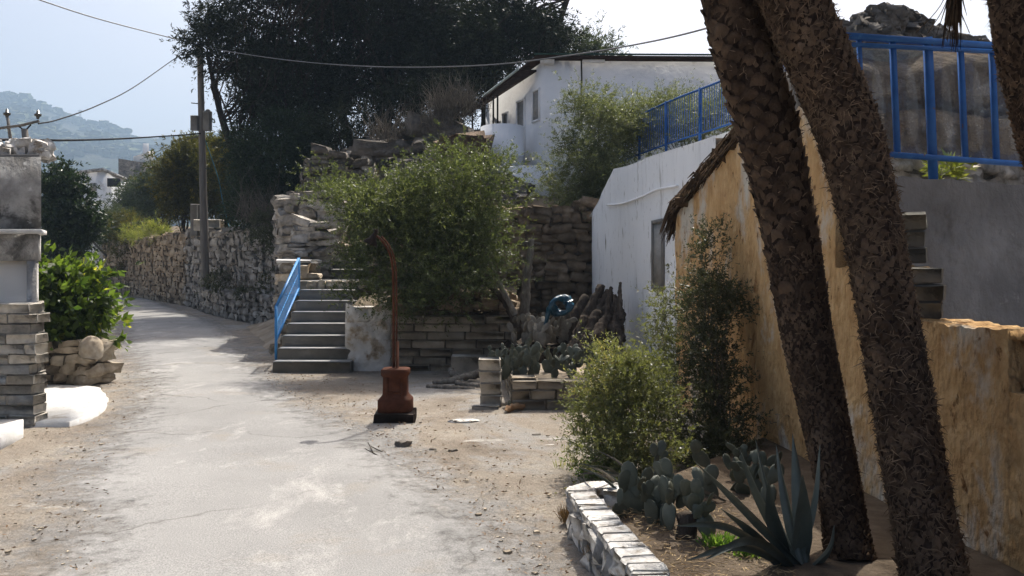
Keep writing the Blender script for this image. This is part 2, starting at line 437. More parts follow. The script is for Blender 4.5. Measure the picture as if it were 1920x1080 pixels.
def road_mat():
    """pale worn asphalt: dusty patches, fine aggregate, hairline cracks; its broken edge thins out over the earth below"""
    T = NT('worn_asphalt')
    v = pos(T)
    c = ramp(T, noise(T, v, .55, 6), [(.3, (.26, .256, .247)), (.5, (.315, .31, .299)), (.68, (.36, .353, .339))])
    f = T.n('MapRange'); f.inputs['From Min'].default_value = .54; f.inputs['From Max'].default_value = .66
    T.l(noise(T, pos(T, (1, .5, 1)), 1.15, 9, .7, .4), f.inputs['Value'])
    c = mixc(T, f.outputs[0], c, (.45, .437, .415))
    f2 = T.n('MapRange'); f2.inputs['From Min'].default_value = .55; f2.inputs['From Max'].default_value = .68
    T.l(noise(T, pos(T, (.8, 1, 1)), .8, 8, .68, .2), f2.inputs['Value'])
    c = mixc(T, f2.outputs[0], c, (.31, .285, .25))
    sp = ramp(T, noise(T, v, 120, 3, .7), [(.3, (.45, .45, .45)), (.5, (1, 1, 1)), (.72, (1.5, 1.48, 1.45))])
    c = mixc(T, .8, c, sp, 'MULTIPLY')
    vo = T.n('TexVoronoi', feature='DISTANCE_TO_EDGE', Scale=.42); 
    wv = T.n('VectorMath', operation='ADD'); T.l(v, wv.inputs[0])
    nz = T.n('TexNoise', Scale=1.6, Detail=6.0); T.l(v, nz.inputs['Vector'])
    sc = T.n('VectorMath', operation='SCALE'); T.l(nz.outputs['Color'], sc.inputs[0]); sc.inputs['Scale'].default_value = .9
    T.l(sc.outputs[0], wv.inputs[1]); T.l(wv.outputs[0], vo.inputs['Vector'])
    ck = T.n('MapRange'); ck.inputs['From Min'].default_value = 0.0; ck.inputs['From Max'].default_value = .011
    ck.inputs['To Min'].default_value = .5; ck.inputs['To Max'].default_value = 0.0
    T.l(vo.outputs['Distance'], ck.inputs['Value'])
    ckn = T.n('Math', operation='MULTIPLY'); T.l(ck.outputs[0], ckn.inputs[0])
    T.l(ramp(T, noise(T, v, .7, 3), [(.38, (0, 0, 0)), (.52, (1, 1, 1))]), ckn.inputs[1])
    c = mixc(T, ckn.outputs[0], c, (.1, .095, .085))
    p = T.n('BsdfPrincipled'); T.l(c, p.inputs['Base Color']); p.inputs['Roughness'].default_value = 1.0; p.inputs['Specular IOR Level'].default_value = .0
    b = T.n('Bump'); b.inputs['Strength'].default_value = .55; b.inputs['Distance'].default_value = .012
    T.l(noise(T, v, 70, 6, .75), b.inputs['Height']); T.l(b.outputs[0], p.inputs['Normal'])
    at = T.n('Attribute', attribute_name='edge')
    ad = T.n('Math', operation='ADD'); T.l(at.outputs['Fac'], ad.inputs[0]); T.l(noise(T, v, 4.5, 12, .8), ad.inputs[1])
    al = T.n('MapRange'); al.inputs['From Min'].default_value = .74; al.inputs['From Max'].default_value = 1.06
    T.l(ad.outputs[0], al.inputs['Value'])
    tr = T.n('BsdfTransparent')
    mx = T.n('MixShader'); T.l(al.outputs[0], mx.inputs[0]); T.l(tr.outputs[0], mx.inputs[1]); T.l(p.outputs[0], mx.inputs[2])
    T.l(mx.outputs[0], T.out.inputs[0])
    return T.m


def ground_mat():
    """packed tan earth with pale dust, old asphalt crusts and grit"""
    T = NT('packed_earth')
    v = pos(T)
    c = ramp(T, noise(T, v, 1.1, 9, .68), [(.28, (.2, .168, .135)), (.45, (.31, .267, .218)), (.6, (.39, .345, .285)), (.78, (.48, .44, .38))])
    for colr, s_, lo, hi, st in (((.36, .345, .32), .6, .5, .58, (1, .6, 1)), ((.6, .57, .52), 1.2, .6, .68, (.7, 1.6, 1)), ((.13, .108, .085), 2.2, .62, .72, (1, 1, 1))):
        f = T.n('MapRange'); f.inputs['From Min'].default_value = lo; f.inputs['From Max'].default_value = hi
        T.l(noise(T, pos(T, st), s_, 10, .72, .5), f.inputs['Value'])
        c = mixc(T, f.outputs[0], c, colr)
    sp = ramp(T, noise(T, v, 75, 4, .75), [(.3, (.45, .43, .4)), (.5, (1, 1, 1)), (.7, (1.4, 1.38, 1.35))])
    c = mixc(T, .85, c, sp, 'MULTIPLY')
    p = T.n('BsdfPrincipled'); T.l(c, p.inputs['Base Color']); p.inputs['Roughness'].default_value = 1.0; p.inputs['Specular IOR Level'].default_value = .0
    b = T.n('Bump'); b.inputs['Strength'].default_value = .9; b.inputs['Distance'].default_value = .03
    h = T.n('Math', operation='MULTIPLY_ADD'); T.l(noise(T, v, 6, 4), h.inputs[0]); h.inputs[1].default_value = 1.5; T.l(noise(T, v, 45, 7, .75), h.inputs[2])
    T.l(h.outputs[0], b.inputs['Height']); T.l(b.outputs[0], p.inputs['Normal'])
    T.l(p.outputs[0], T.out.inputs[0])
    return T.m


def hill_mat():
    T = NT('far_scrub_hill')
    v = pos(T)
    c = ramp(T, noise(T, v, .0125, 10, .72), [(.3, (.035, .043, .03)), (.45, (.055, .06, .045)), (.58, (.09, .088, .075)), (.75, (.15, .145, .13))])
    vo = T.n('TexVoronoi', Scale=.06, Randomness=1.0); T.l(v, vo.inputs['Vector'])
    c = mixc(T, ramp(T, vo.outputs['Distance'], [(.2, (1, 1, 1)), (.42, (0, 0, 0))]), c, (.05, .06, .03))
    p = T.n('BsdfDiffuse'); T.l(c, p.inputs[0])
    b = T.n('Bump'); b.inputs['Strength'].default_value = 1.0; b.inputs['Distance'].default_value = 11.0
    T.l(noise(T, v, .028, 8, .7), b.inputs['Height']); T.l(b.outputs[0], p.inputs['Normal'])
    T.l(p.outputs[0], T.out.inputs[0])
    return T.m


M['road'], M['ground'], M['hill'] = road_mat(), ground_mat(), hill_mat()


# ---------------------------------------------------------------- generators
def unit(n):
    a = rng.normal(size=(n, 3))
    return a / (np.linalg.norm(a, axis=1)[:, None] + 1e-9)


def leafquads(mb, c, a, L, Wd, fold=0.0):
    """rhombus leaves at c along a"""
    n = len(c)
    b = np.cross(a, unit(n)); b /= np.linalg.norm(b, axis=1)[:, None] + 1e-9
    L = np.broadcast_to(L, n)[:, None]; Wd = np.broadcast_to(Wd, n)[:, None]
    v = np.stack([c - a * L / 2, c + b * Wd / 2, c + a * L / 2, c - b * Wd / 2], 1)
    if fold:
        nn = np.cross(a, b); v[:, 1] += nn * Wd * fold; v[:, 3] += nn * Wd * fold
    mb.add(v.reshape(-1, 3), np.arange(4 * n).reshape(-1, 4))


def foliage(mb, blobs, n, L, Wd, clump=.2, per=14, out=.5, up=.2, inner=.35, fold=0.0, bough=24, sprig=1.0):
    """sprigs of leaves gathered into boughs spread through the volume of ellipsoid blobs; returns the bough centres"""
    B = np.array([b[:6] for b in blobs], float)
    w = np.array([b[6] if len(b) > 6 else b[3] * b[4] + b[4] * b[5] + b[3] * b[5] for b in blobs], float)
    k1 = max(4, n // (per * bough))
    bi = rng.choice(len(B), k1, p=w / w.sum())
    d = unit(k1)
    r = inner + (1 - inner) * rng.random(k1) ** .6
    cc = B[bi, :3] + d * r[:, None] * B[bi, 3:6]
    sz = clump * rng.uniform(.5, 1.5, k1)
    cnt = rng.poisson(bough * (sz / clump) ** 1.3)
    ix = np.repeat(np.arange(k1), cnt)
    off = rng.normal(size=(len(ix), 3)) * np.array([1, 1, .75])
    sp = cc[ix] + off * sz[ix][:, None] * .8
    sd = unit(len(ix)) * .7 + d[ix] * out + off * .45 + np.array([0, 0, up])
    sd /= np.linalg.norm(sd, axis=1)[:, None]
    sl = clump * sprig * rng.gamma(4, .25, len(ix))
    c2 = rng.poisson(per, len(ix))
    iy = np.repeat(np.arange(len(ix)), c2)
    m = len(iy)
    t = rng.random(m)
    a = sd[iy] * .75 + unit(m) * .8
    a /= np.linalg.norm(a, axis=1)[:, None]
    s = rng.uniform(.6, 1.3, m) * (1.1 - .45 * t)
    pos_ = sp[iy] + sd[iy] * (t * sl[iy])[:, None] + a * (L * .45) + np.array([0, 0, -1.0]) * (t ** 2 * sl[iy] * .18)[:, None]
    leafquads(mb, pos_, a, L * s, Wd * s, fold)
    return cc


def branches(mb, base, targets, r0, n=14, wob=.12, tip=.006, sag=0.0):
    base = np.asarray(base, float)
    T_ = targets[rng.choice(len(targets), min(n, len(targets)), replace=False)]
    for t in T_:
        st = base + rng.normal(0, r0 * .6, 3) * np.array([1, 1, .2])
        L = np.linalg.norm(t - st)
        k = np.linspace(0, 1, 7)[:, None]
        mid = st * (1 - k) + t * k + np.sin(k * math.pi) * np.array([0, 0, L * .12 - sag])
        mid[1:-1] += rng.normal(0, wob * L * .18, (5, 3))
        mb.tube(mid, np.linspace(r0 * rng.uniform(.35, .7), tip, 7), 5)


def stone_wall(mb, pts, h=.2, lr=(.18, .45), dep=.3, bulge=.05, top_rough=.5, side=-1, skip=0.0, core=None):
    """dry-laid stones on the face of a wall whose plan line, foot and top heights run along pts [(x, y, z0, z1)]; side -1: the face looks to the right-hand normal"""
    P = np.array(pts, float)
    seg = np.linalg.norm(np.diff(P[:, :2], axis=0), axis=1)
    S = np.concatenate([[0], np.cumsum(seg)])
    def at(s):
        return np.array([np.interp(s, S, P[:, k]) for k in range(4)])
    def tan(s):
        a, b = at(max(s - .05, 0)), at(min(s + .05, S[-1]))
        t = b[:2] - a[:2]
        return t / (np.linalg.norm(t) + 1e-9)
    rows = max(1, int(round((P[:, 3] - P[:, 2]).mean() / h)))
    for r in range(rows):
        s = -rng.uniform(0, lr[0])
        while s < S[-1]:
            L = rng.uniform(*lr)
            m = min(max(s + L / 2, 0), S[-1])
            q = at(m); t = tan(m)
            nrm = np.array([t[1], -t[0]]) * (1 if side < 0 else -1)
            hh = (q[3] - q[2]) / rows
            hs = hh * rng.uniform(.8, 1.25)
            z = q[2] + (r + .5) * hh + rng.normal(0, hh * .1)
            if r == rows - 1:
                z += rng.uniform(-.3, .35) * hh * top_rough
            off = rng.uniform(-bulge, bulge)
            c = (q[0] + nrm[0] * (off - dep / 2), q[1] + nrm[1] * (off - dep / 2), z)
            if rng.random() >= skip:
                if rng.random() < .16 and hh > .12:
                    for zz in (-.27, .27):
                        mb.stone((c[0], c[1], z + zz * hs), (L * 1.03, dep, hs * .56), math.atan2(t[1], t[0]) + rng.normal(0, .06), rng.normal(0, .05), rng.normal(0, .06))
                else:
                    mb.stone(c, (L * 1.04, dep * rng.uniform(.85, 1.15), hs * 1.02), math.atan2(t[1], t[0]) + rng.normal(0, .1), rng.normal(0, .1), rng.normal(0, .14), .12)
            s += L * .97
    if core is not None:
        n = len(P)
        off = []
        for i in range(n):
            t = tan(S[i]); off.append(np.array([t[1], -t[0]]) * (1 if side < 0 else -1))
        off = np.array(off)
        a = P[:, :2] - off * dep * .32; b = P[:, :2] - off * (dep + .25)
        poly = np.concatenate([a, b[::-1]])
        core.prism([tuple(p) for p in poly], np.concatenate([P[:, 2] - .3, P[::-1, 2] - .3]), np.concatenate([P[:, 3] - .07, P[::-1, 3] - .07]))


def curve(pts, n=24):
    """Catmull-Rom through pts"""
    P = np.array(pts, float)
    P = np.vstack([2 * P[0] - P[1], P, 2 * P[-1] - P[-2]])
    out = []
    m = len(P) - 3
    for i in range(m):
        for k in range(n // m + 1):
            t = k / (n // m + 1)
            a, b, c, d = P[i:i + 4]
            out.append(.5 * ((2 * b) + (c - a) * t + (2 * a - 5 * b + 4 * c - d) * t * t + (3 * b - a - 3 * c + d) * t ** 3))
    out.append(P[-2])
    return np.array(out)


def fbm(x, y, s=1.0, seed=0):
    v = 0; amp = 1.0; f = s
    r = np.random.default_rng(seed)
    for _ in range(5):
        for _ in range(3):
            th, ph = r.uniform(0, 6.283, 2)
            v = v + amp / 3 * np.sin((x * math.cos(th) + y * math.sin(th)) * f + ph + .8 * np.sin(y * f * .7 + ph))
        f *= 2.03; amp *= .5
    return v
# ================================================================ the setting
def gz(x, y):
    return .014 * fbm(x, y, 1.1, 3)


def sst(t):
    t = np.clip(t, 0, 1); return t * t * (3 - 2 * t)


xs = np.concatenate([np.linspace(-1500, -34, 16), np.linspace(-30, 12, 150), np.linspace(18, 1000, 9)])
ys = np.concatenate([np.linspace(-40, -4, 8), np.linspace(-3, 20, 150), np.linspace(20.5, 60, 60), np.linspace(70, 1700, 18)])
X, Y = np.meshgrid(xs, ys, indexing='ij')
near = ((np.abs(X + 9) < 24) & (Y > -4) & (Y < 62))
Z = np.where(near, gz(X, Y), 0.0)
struct('ground', MB().grid(np.stack([X, Y, Z], -1)), M['ground'])

RL = [(-1.2, -5), (-2.6, 4.58), (-3.45, 6.64), (-4.8, 11.07), (-6.06, 13.98), (-7.94, 17.7), (-11.9, 26.6), (-20.5, 44), (-34, 52)]
RR = [(2.1, -5), (.22, 4.58), (-.1, 5.77), (-1.05, 8.05), (-1.7, 9.16), (-2.67, 11.07), (-3.47, 13.1), (-4.9, 16.6), (-6.3, 20.4), (-8.4, 25.3), (-11.5, 31.2), (-15.8, 39.6), (-20.6, 47.3), (-34, 56)]
def resample(P, n):
    P = curve([(a, b, 0) for a, b in P], 120)[:, :2]
    s = np.concatenate([[0], np.cumsum(np.linalg.norm(np.diff(P, axis=0), axis=1))])
    q = np.linspace(0, 1, n) ** 1.25 * s[-1]
    return np.stack([np.interp(q, s, P[:, 0]), np.interp(q, s, P[:, 1])], -1)
nr, nc = 260, 33
a, b = resample(RL, nr), resample(RR, nr)
k = np.linspace(0, 1, nc)[None, :, None]
# the asphalt runs on a little past both lines and thins out there
ext = .8 / np.linalg.norm(b - a, axis=1)[:, None, None]
kk = k * (1 + 2 * ext) - ext
P2 = a[:, None] * (1 - kk) + b[:, None] * kk
Zr = gz(P2[..., 0], P2[..., 1]) + .006 + .025 * (1 - (2 * kk[..., 0] - 1) ** 2).clip(0, 1)
wid = np.linalg.norm(b - a, axis=1)[:, None]
edge = np.minimum(kk[..., 0], 1 - kk[..., 0]) * wid
mb = MB().grid(np.concatenate([P2, Zr[..., None]], -1))
mb.att = [np.clip(.34 + edge * .42, 0, .78).ravel()]
struct('road', mb, M['road'])

# far hills: ridge line by bearing, rising from the valley floor
ub = np.linspace(-900, 2300, 190)
ridge = np.interp(ub, [-900, -300, -80, 0, 28, 34, 52, 58, 88, 110, 125, 150, 200, 240, 280, 330, 400, 450, 560, 800, 1200, 2300],
                  [215, 190, 182, 182, 185, 181, 183, 190, 201, 214, 222, 226, 238, 250, 260, 263, 258, 262, 300, 380, 430, 440])
dist = np.linspace(250, 1300, 80)
U, D = np.meshgrid(ub, dist, indexing='ij')
D = D / 2.8
prof = sst((D - 95) / 330.0) * .86 + .14 * sst((D - 380) / 50)
Hh = (EYE + (HV - ridge) / F * 430 * 2.8)[:, None] * prof
Hh = Hh + np.where(D < 425, 1, .3) * fbm(U * .3, D, .03, 9) * 6 * prof - 1.5
Hh = np.where(D > 440, Hh - (D - 440) * 1.7, Hh)
D = D * 2.8
struct('hills', MB().grid(np.stack([(U - 960) / F * D, D, Hh], -1)), M['hill'])
mb = MB()
n = 4200
uu = rng.uniform(-120, 560, n); dd = rng.uniform(150, 428, n) ** 1.0
ri = np.interp(uu, ub, ridge)
hz = (EYE + (HV - ri) / F * 430 * 2.8) * (sst((dd - 95) / 330.0) * .86 + .14 * sst((dd - 380) / 50)) - 1.5
dd = dd * 2.8
keep = (np.sin(uu * .03 + dd * .0075) + np.sin(dd * .018 - uu * .011) + rng.normal(0, .9, n)) > .1
for u_, d_, z_ in zip(uu[keep], dd[keep], hz[keep]):
    s = rng.uniform(2.4, 8.5)
    mb.stone(((u_ - 960) / F * d_, d_, z_ + s * .3), (s * 1.5, s * 1.5, s), rng.uniform(0, 3), rough=.2)
tag(link('hill_scrub', mb, M['scrub']), 'dark scrub and low trees dotted over the far hazy hillside', 'scrub', None, 'stuff')

# the hillside above the retaining walls
HX = [-48, -30, -21.2, -16.1, -13.3, -10.8, -8.7, -6.9, -5.4, -4.7, -3.7, -3.6, -2.7, -2.6, 1.46, 2.2, 3.57, 4.23, 7, 14]
HY = [64, 57, 48, 40.5, 36, 32, 29, 26, 21, 18.7, 18.7, 17.5, 17.5, 16.95, 16.95, 19.1, 15.7, 13.1, 11.2, 11]
HZ = [3, 3, 3.0, 2.98, 2.9, 2.75, 2.7, 2.75, 2.85, 2.9, 2.9, 2.0, 2.0, 2.65, 2.65, 3.6, 3.75, 3.85, 3.8, 3.8]
HT = [5, 4.6, 4.4, 3.6, 3.3, 3.0, 2.9, 3.3, 4.4, 4.9, 5.3, 5.3, 5.7, 5.75, 4.0, 4.0, 3.95, 4.0, 4.1, 4.2]
hx = np.concatenate([np.linspace(-48, -9, 60), np.linspace(-8.8, 5.5, 110), np.linspace(6, 14, 12)])
ht = np.concatenate([[0, 0], np.linspace(.05, 12, 70), np.linspace(12.6, 45, 40)])
Xh, Tt = np.meshgrid(hx, ht, indexing='ij')
h0, hT, hy = np.interp(hx, HX, HZ), np.interp(hx, HX, HT), np.interp(hx, HX, HY)
def hill_h(x, y):
    a_, b_, c_ = np.interp(x, HX, HZ), np.interp(x, HX, HT), np.interp(x, HX, HY)
    t_ = y - c_
    span = np.where(x < -7, 16.0, np.maximum(27 - c_, 4))
    return a_ + (b_ - a_) * sst(t_ / span) + .02 * np.maximum(t_ - 12, 0) * (np.asarray(x) < .5)
Yh = hy[:, None] + .2 + Tt
Zh = hill_h(Xh, Yh) + np.where(Xh < .4, .16, .05) * fbm(Xh, Yh, 1.3, 5) * sst(Tt / 1.5)
Zh[:, 0] = -.3
struct('hillside', MB().grid(np.stack([Xh, Yh, Zh], -1)), M['hillsoil'])

# earth bank between the low and the tall wall, and the rubble verge by the steps
LOWW = [(-12.4, 34.3), (-10.6, 30.5), (-8.75, 27.2), (-7.5, 25.2), (-6.3, 23.5), (-5.7, 22.3)]
TALL = [(-24.5, 51.5), (-21.2, 48), (-18.6, 44.3), (-16.1, 40.5), (-13.3, 36), (-10.8, 32), (-8.7, 29), (-6.9, 26), (-5.5, 21.2)]
def strip(pa, pb, za, zb, nn=40, m=9, rough=.05):
    pa = curve([(x, y, 0) for x, y in pa], nn)[:, :2]; pb = curve([(x, y, 0) for x, y in pb], nn)[:, :2]
    def rs(p):
        s = np.concatenate([[0], np.cumsum(np.linalg.norm(np.diff(p, axis=0), axis=1))]); q = np.linspace(0, s[-1], nn)
        return np.stack([np.interp(q, s, p[:, 0]), np.interp(q, s, p[:, 1])], -1)
    pa, pb = rs(pa), rs(pb)
    k = np.linspace(0, 1, m)[None, :, None]
    P = pa[:, None] * (1 - k) + pb[:, None] * k
    z = za * (1 - k[..., 0]) + zb * k[..., 0] + rough * fbm(P[..., 0], P[..., 1], 2.0, 4)
    return np.concatenate([P, z[..., None]], -1)
struct('bank', MB().grid(strip([(x + .05, y + .1) for x, y in LOWW], [(-13.1, 36), (-10.6, 32), (-8.5, 29), (-6.7, 26), (-5.2, 21.4)], .62, .8)), M['dirt'])
struct('verge', MB().grid(strip([(-3.3, 13.3), (-4.6, 16.6), (-5.9, 20.3), (-7.2, 23.6)], [(-3.5, 13.9), (-4.0, 16.2), (-5.0, 19), (-6.0, 23)], -.02, .28, rough=.06)), M['dirt'])
# soil shelf between the block wall and the stone wall behind the big shrub
struct('terrace', MB().grid(strip([(-2.62, 13.85), (-1.9, 13.75), (-1.2, 13.72), (-.4, 13.74), (.04, 13.76)], [(-2.62, 16.8), (-1.5, 16.9), (-.6, 16.9), (-.1, 16.9), (.1, 16.85)], .92, 1.25, rough=.05)), M['hillsoil'])

# air
mb = MB().box((-260, 830, 149), (2560, 1800, 301))
T = NT('thin_haze')
pv = T.n('VolumePrincipled'); pv.inputs['Color'].default_value = (.56, .76, 1, 1); pv.inputs['Density'].default_value = .00055; pv.inputs['Anisotropy'].default_value = 0.0
T.l(pv.outputs[0], T.out.inputs['Volume'])
T.m.cycles.homogeneous_volume = True if hasattr(T.m, 'cycles') and hasattr(T.m.cycles, 'homogeneous_volume') else None
tag(link('haze', mb, T.m), 'thin pale haze in the air over the whole valley', None, None, 'stuff')

# ---------------------------------------------------------------- sky, sun, camera
SUN_EL, SUN_X, SUN_Y = R(53), .25, .97     # the sun stands ahead of the camera, a little to the right
scn = bpy.context.scene
w = bpy.data.worlds.new('World'); scn.world = w; w.use_nodes = True
nt = w.node_tree; nt.nodes.clear()
sky = nt.nodes.new('ShaderNodeTexSky'); sky.sky_type = 'NISHITA'; sky.sun_disc = False
sky.sun_elevation = SUN_EL
sky.sun_rotation = math.atan2(SUN_X, SUN_Y)
sky.air_density = .75; sky.dust_density = 8.0; sky.ozone_density = 1.2
bg = nt.nodes.new('ShaderNodeBackground'); bg.inputs[1].default_value = .14
ow = nt.nodes.new('ShaderNodeOutputWorld')
nt.links.new(sky.outputs[0], bg.inputs[0]); nt.links.new(bg.outputs[0], ow.inputs[0])
from mathutils import Vector
ld = bpy.data.lights.new('sun', 'SUN'); ld.energy = 4.6; ld.angle = R(.53); ld.color = (1, .95, .87)
lo = bpy.data.objects.new('sun', ld); C.objects.link(lo)
hn = math.hypot(SUN_X, SUN_Y)
dirv = Vector((SUN_X / hn * math.cos(SUN_EL), SUN_Y / hn * math.cos(SUN_EL), math.sin(SUN_EL)))
lo.rotation_euler = dirv.to_track_quat('Z', 'Y').to_euler(); lo.location = (4, 10, 30)
cd = bpy.data.cameras.new('camera'); co = bpy.data.objects.new('camera', cd); C.objects.link(co)
co.location = (0, 0, EYE); co.rotation_euler = (R(90), 0, 0)
cd.sensor_width = 36; cd.lens = F / 1920 * 36; cd.shift_y = (HV - 540) / 1920 * 1.0
cd.clip_start = .05; cd.clip_end = 6000
scn.camera = co
scn.view_settings.view_transform = 'Standard'; scn.view_settings.look = 'None'; scn.view_settings.exposure = .4; scn.view_settings.gamma = 1
scn.view_settings.use_curve_mapping = False
scn.cycles.max_bounces = 8; scn.cycles.transparent_max_bounces = 24; scn.cycles.volume_bounces = 1
scn.cycles.use_denoising = True
# ================================================================ stone walls on the left and behind the steps
t = thing('stone_wall', 'tall pale rubble retaining wall curving along the far side of the road behind the pole', 'wall', (-13.3, 36, 0))
tz = np.interp(np.arange(len(TALL)), range(9), [3.0, 3.02, 3.02, 3.02, 3.0, 2.82, 2.78, 2.75, 2.85])
mb, core = MB(), MB()
far_ = [(x, y, 0, z) for (x, y), z in zip(TALL, tz)]
stone_wall(mb, far_[4:], .24, (.25, .7), .3, .07, .8, core=core)
link('stones', mb, M['stone'], t)
mb = MB(); stone_wall(mb, far_[:5], .24, (.25, .7), .3, .05, .8, core=core)
tag(link('stones', mb, M['stone_far'], t), 'tan earth stained stones at the far end of the wall'); link('wall_core', core, M['mortar'], t)
cap = MB()
cp = curve([(x, y, z) for (x, y), z in zip(TALL, tz)], 60)
s = 22
while s < len(cp) - 8:
    p, q = cp[s], cp[min(s + 3, len(cp) - 1)]
    if rng.random() < .8:
        L_ = np.linalg.norm(q[:2] - p[:2]); m_ = (p + q) / 2
        cap.box((m_[0], m_[1] + .18, m_[2] + .1), (L_ * .97, .42, .17), math.atan2(q[1] - p[1], q[0] - p[0]), ch=.015, jit=.006)
    s += 3
link('capping', cap, M['concrete'], t)

t = thing('stone_wall', 'knee high rubble wall in front of the tall wall, at the foot of the pole', 'wall', (-8.75, 27.2, 0))
mb, core = MB(), MB()
stone_wall(mb, [(x, y, 0, z) for (x, y), z in zip(LOWW, [.85, .8, .78, .8, .8, .65])], .19, (.22, .5), .3, .06, .9, core=core)
link('stones', mb, M['stone'], t); link('wall_core', core, M['mortar'], t)

def rubble_wall(label, pts, h, lr, m='stone', dep=.35, bulge=.05, rough=.8, side=-1, capm=None):
    c = np.mean([(p[0], p[1]) for p in pts], axis=0)
    t = thing('stone_wall', label, 'wall', (c[0], c[1], min(p[2] for p in pts)))
    mb, core = MB(), MB()
    stone_wall(mb, pts, h, lr, dep, bulge, rough, side, core=core)
    link('stones', mb, M[m], t); link('wall_core', core, M['mortar'], t)
    return t

rubble_wall('ragged rubble wall in steep terraces left of the steps, behind the pale stone pillar', [(-5.6, 21.3, .3, 2.95), (-5.05, 18.9, .3, 3.0), (-4.86, 18.45, .2, 3.05), (-4.3, 18.3, .2, 3.2), (-3.55, 18.35, .2, 3.15)], .2, (.2, .48))
rubble_wall('upper rubble wall on the slope beside the dark shrub', [(-5.4, 22.6, 2.6, 3.6), (-4.98, 21.2, 2.6, 4.1), (-4.75, 20.9, 2.6, 4.3), (-4.2, 20.9, 2.6, 4.45), (-3.75, 21.0, 2.6, 4.2), (-3.2, 21.1, 2.6, 3.5)], .15, (.2, .6), 'rock', .35, .09, 2.0)
t = rubble_wall('low stone pillar with a flat pale top beside the blue stair railing', [(-4.2, 16.9, 0, 1.66), (-4.22, 16.05, 0, 1.66), (-3.68, 15.98, 0, 1.66), (-3.66, 16.9, 0, 1.68)], .19, (.25, .55), 'stone_tan', .3, .03, .2)
mb = MB().box((-3.94, 16.4, 1.70), (.66, .95, .07), .02, ch=.02, jit=.006); link('top_slab', mb, M['slab_white'], t)
t = rubble_wall('narrow pile of flat stones at the head of the steps', [(-4.25, 17.9, 1.0, 2.45), (-4.3, 17.15, 1.0, 2.45), (-3.95, 17.05, 1.0, 2.55), (-3.52, 17.1, 1.0, 2.4), (-3.48, 17.9, 1.0, 2.3)], .13, (.3, .62), 'stone', .35, .06, 1.0)
rubble_wall('dark rough stone wall rising behind the wood pile', [(-2.62, 16.8, .4, 2.65), (-1, 16.82, .4, 2.7), (.3, 16.86, .3, 2.75), (1.5, 16.9, .1, 2.85)], .18, (.17, .42), 'stone_brown', .3, .06, .8)
rubble_wall('dark stone ledge over the slope between the shrub and the white house', [(-2.9, 22.0, 3.2, 4.3), (-2.2, 21.9, 3.4, 4.35), (-1.6, 21.9, 3.5, 4.5)], .19, (.25, .6))

# ruined openings and boulders on the slope
t = thing('stone_ruin', 'small dark ruined stone hut opening half buried in the slope above the shrub', 'ruin', (-3.0, 22.3, 3.2))
mb = MB(); mb.box((-3.0, 22.7, 3.9), (.95, .06, .9)); link('opening', mb, M['dark_panel'], t)  # flat dark panel, painted as the shade inside the hut
for x_, w_ in ((-3.62, .3), (-2.38, .22), (-2.02, .16)):
    mb = MB()
    for k in range(4):
        mb.stone((x_ + rng.normal(0, .02), 22.35, 3.45 + k * .27), (w_, .4, .29), rng.normal(0, .1))
    link('jamb', mb, M['stone'], t)
mb = MB(); mb.stone((-3.0, 22.35, 4.5), (1.7, .45, .2), .03, 0, -.06); mb.stone((-2.0, 22.4, 4.42), (.5, .4, .22)); link('lintel', mb, M['rock'], t)
for (x, y, sx, sy, sz, rz, lab) in ((-1.35, 21.6, 1.25, .9, 1.1, .2, 'big brown boulder left of the rounded white parapet'), (-2.3, 24.4, 1.5, 1.0, .55, .5, 'flat slanting rock slab high on the slope'),
                                    (-3.5, 24.0, 1.7, .7, .4, .35, 'long low rock ledge under the dark trees'), (-1.2, 24.2, 1.5, .9, .7, -.2, 'grey rock under the pale dry bush'),
                                    (-1.5, 22.9, .8, .7, .5, .6, 'small rock beside the awning posts of the white house')):
    mb = MB(); z = float(hill_h(x, y))
    for _ in range(3):
        mb.stone((x + rng.normal(0, sx * .16), y + rng.normal(0, sy * .16), z + sz * .38), (sx * rng.uniform(.75, 1), sy, sz), rz + rng.normal(0, .2), rng.normal(0, .1), rng.normal(0, .12), .14)
    solo('boulder', mb, M['rock_brown'] if 'brown' in lab else M['rock'], lab, 'rock', 'rocks on the slope')
mb = MB()
for _ in range(420):
    x = rng.uniform(-5.2, .4); y = rng.uniform(19.2, 27)
    s = rng.uniform(.08, .34)
    mb.stone((x, y, float(hill_h(x, y)) + .1 + s * .2), (s * 1.4, s, s * .7), rng.uniform(0, 3), rng.normal(0, .2), rng.normal(0, .2))
tag(link('slope_rubble', mb, M['rock']), 'loose grey rubble strewn over the slope under the dark trees', 'rubble', None, 'stuff')

# ================================================================ concrete steps with the blue railing
t = thing('concrete_steps', 'flight of seven grey concrete steps climbing from the road to a landing', 'steps', (-3.0, 13.3, 0))
for k in range(7):
    d0 = 13.3 + .28 * k; z1 = .172 * (k + 1)
    xr = -2.42 - .045 * k
    mb = MB().box(((-3.6 + xr) / 2, (d0 + 15.6) / 2, z1 - .09), (xr + 3.6, 15.6 - d0, .18), ch=.012)
    st_ = link('step', mb, M['concrete'], t)
    link('tread', MB().box(((-3.6 + xr) / 2, d0 + .137, z1 + .002), (xr + 3.6 - .03, .27, .008), jit=.0008), M['tread'], st_)
mb = MB().box((-3.1, 16.4, 1.28), (1.3, 1.75, .16), ch=.02, jit=.004); link('landing', mb, M['concrete'], t)
mb = MB(); x = -3.6
while x < -2.5:
    wd = rng.uniform(.14, .26); mb.stone((x + wd / 2, 15.56, 1.28), (wd, .16, .15), rng.normal(0, .05)); x += wd
link('landing_stones', mb, M['stone_tan'], t)
for k in range(3):
    link('upper_step', MB().box((-3.05, 17.35 + .28 * k, 1.46 + .2 * k), (.95, .5, .2), ch=.02, jit=.004), M['concrete'], t)

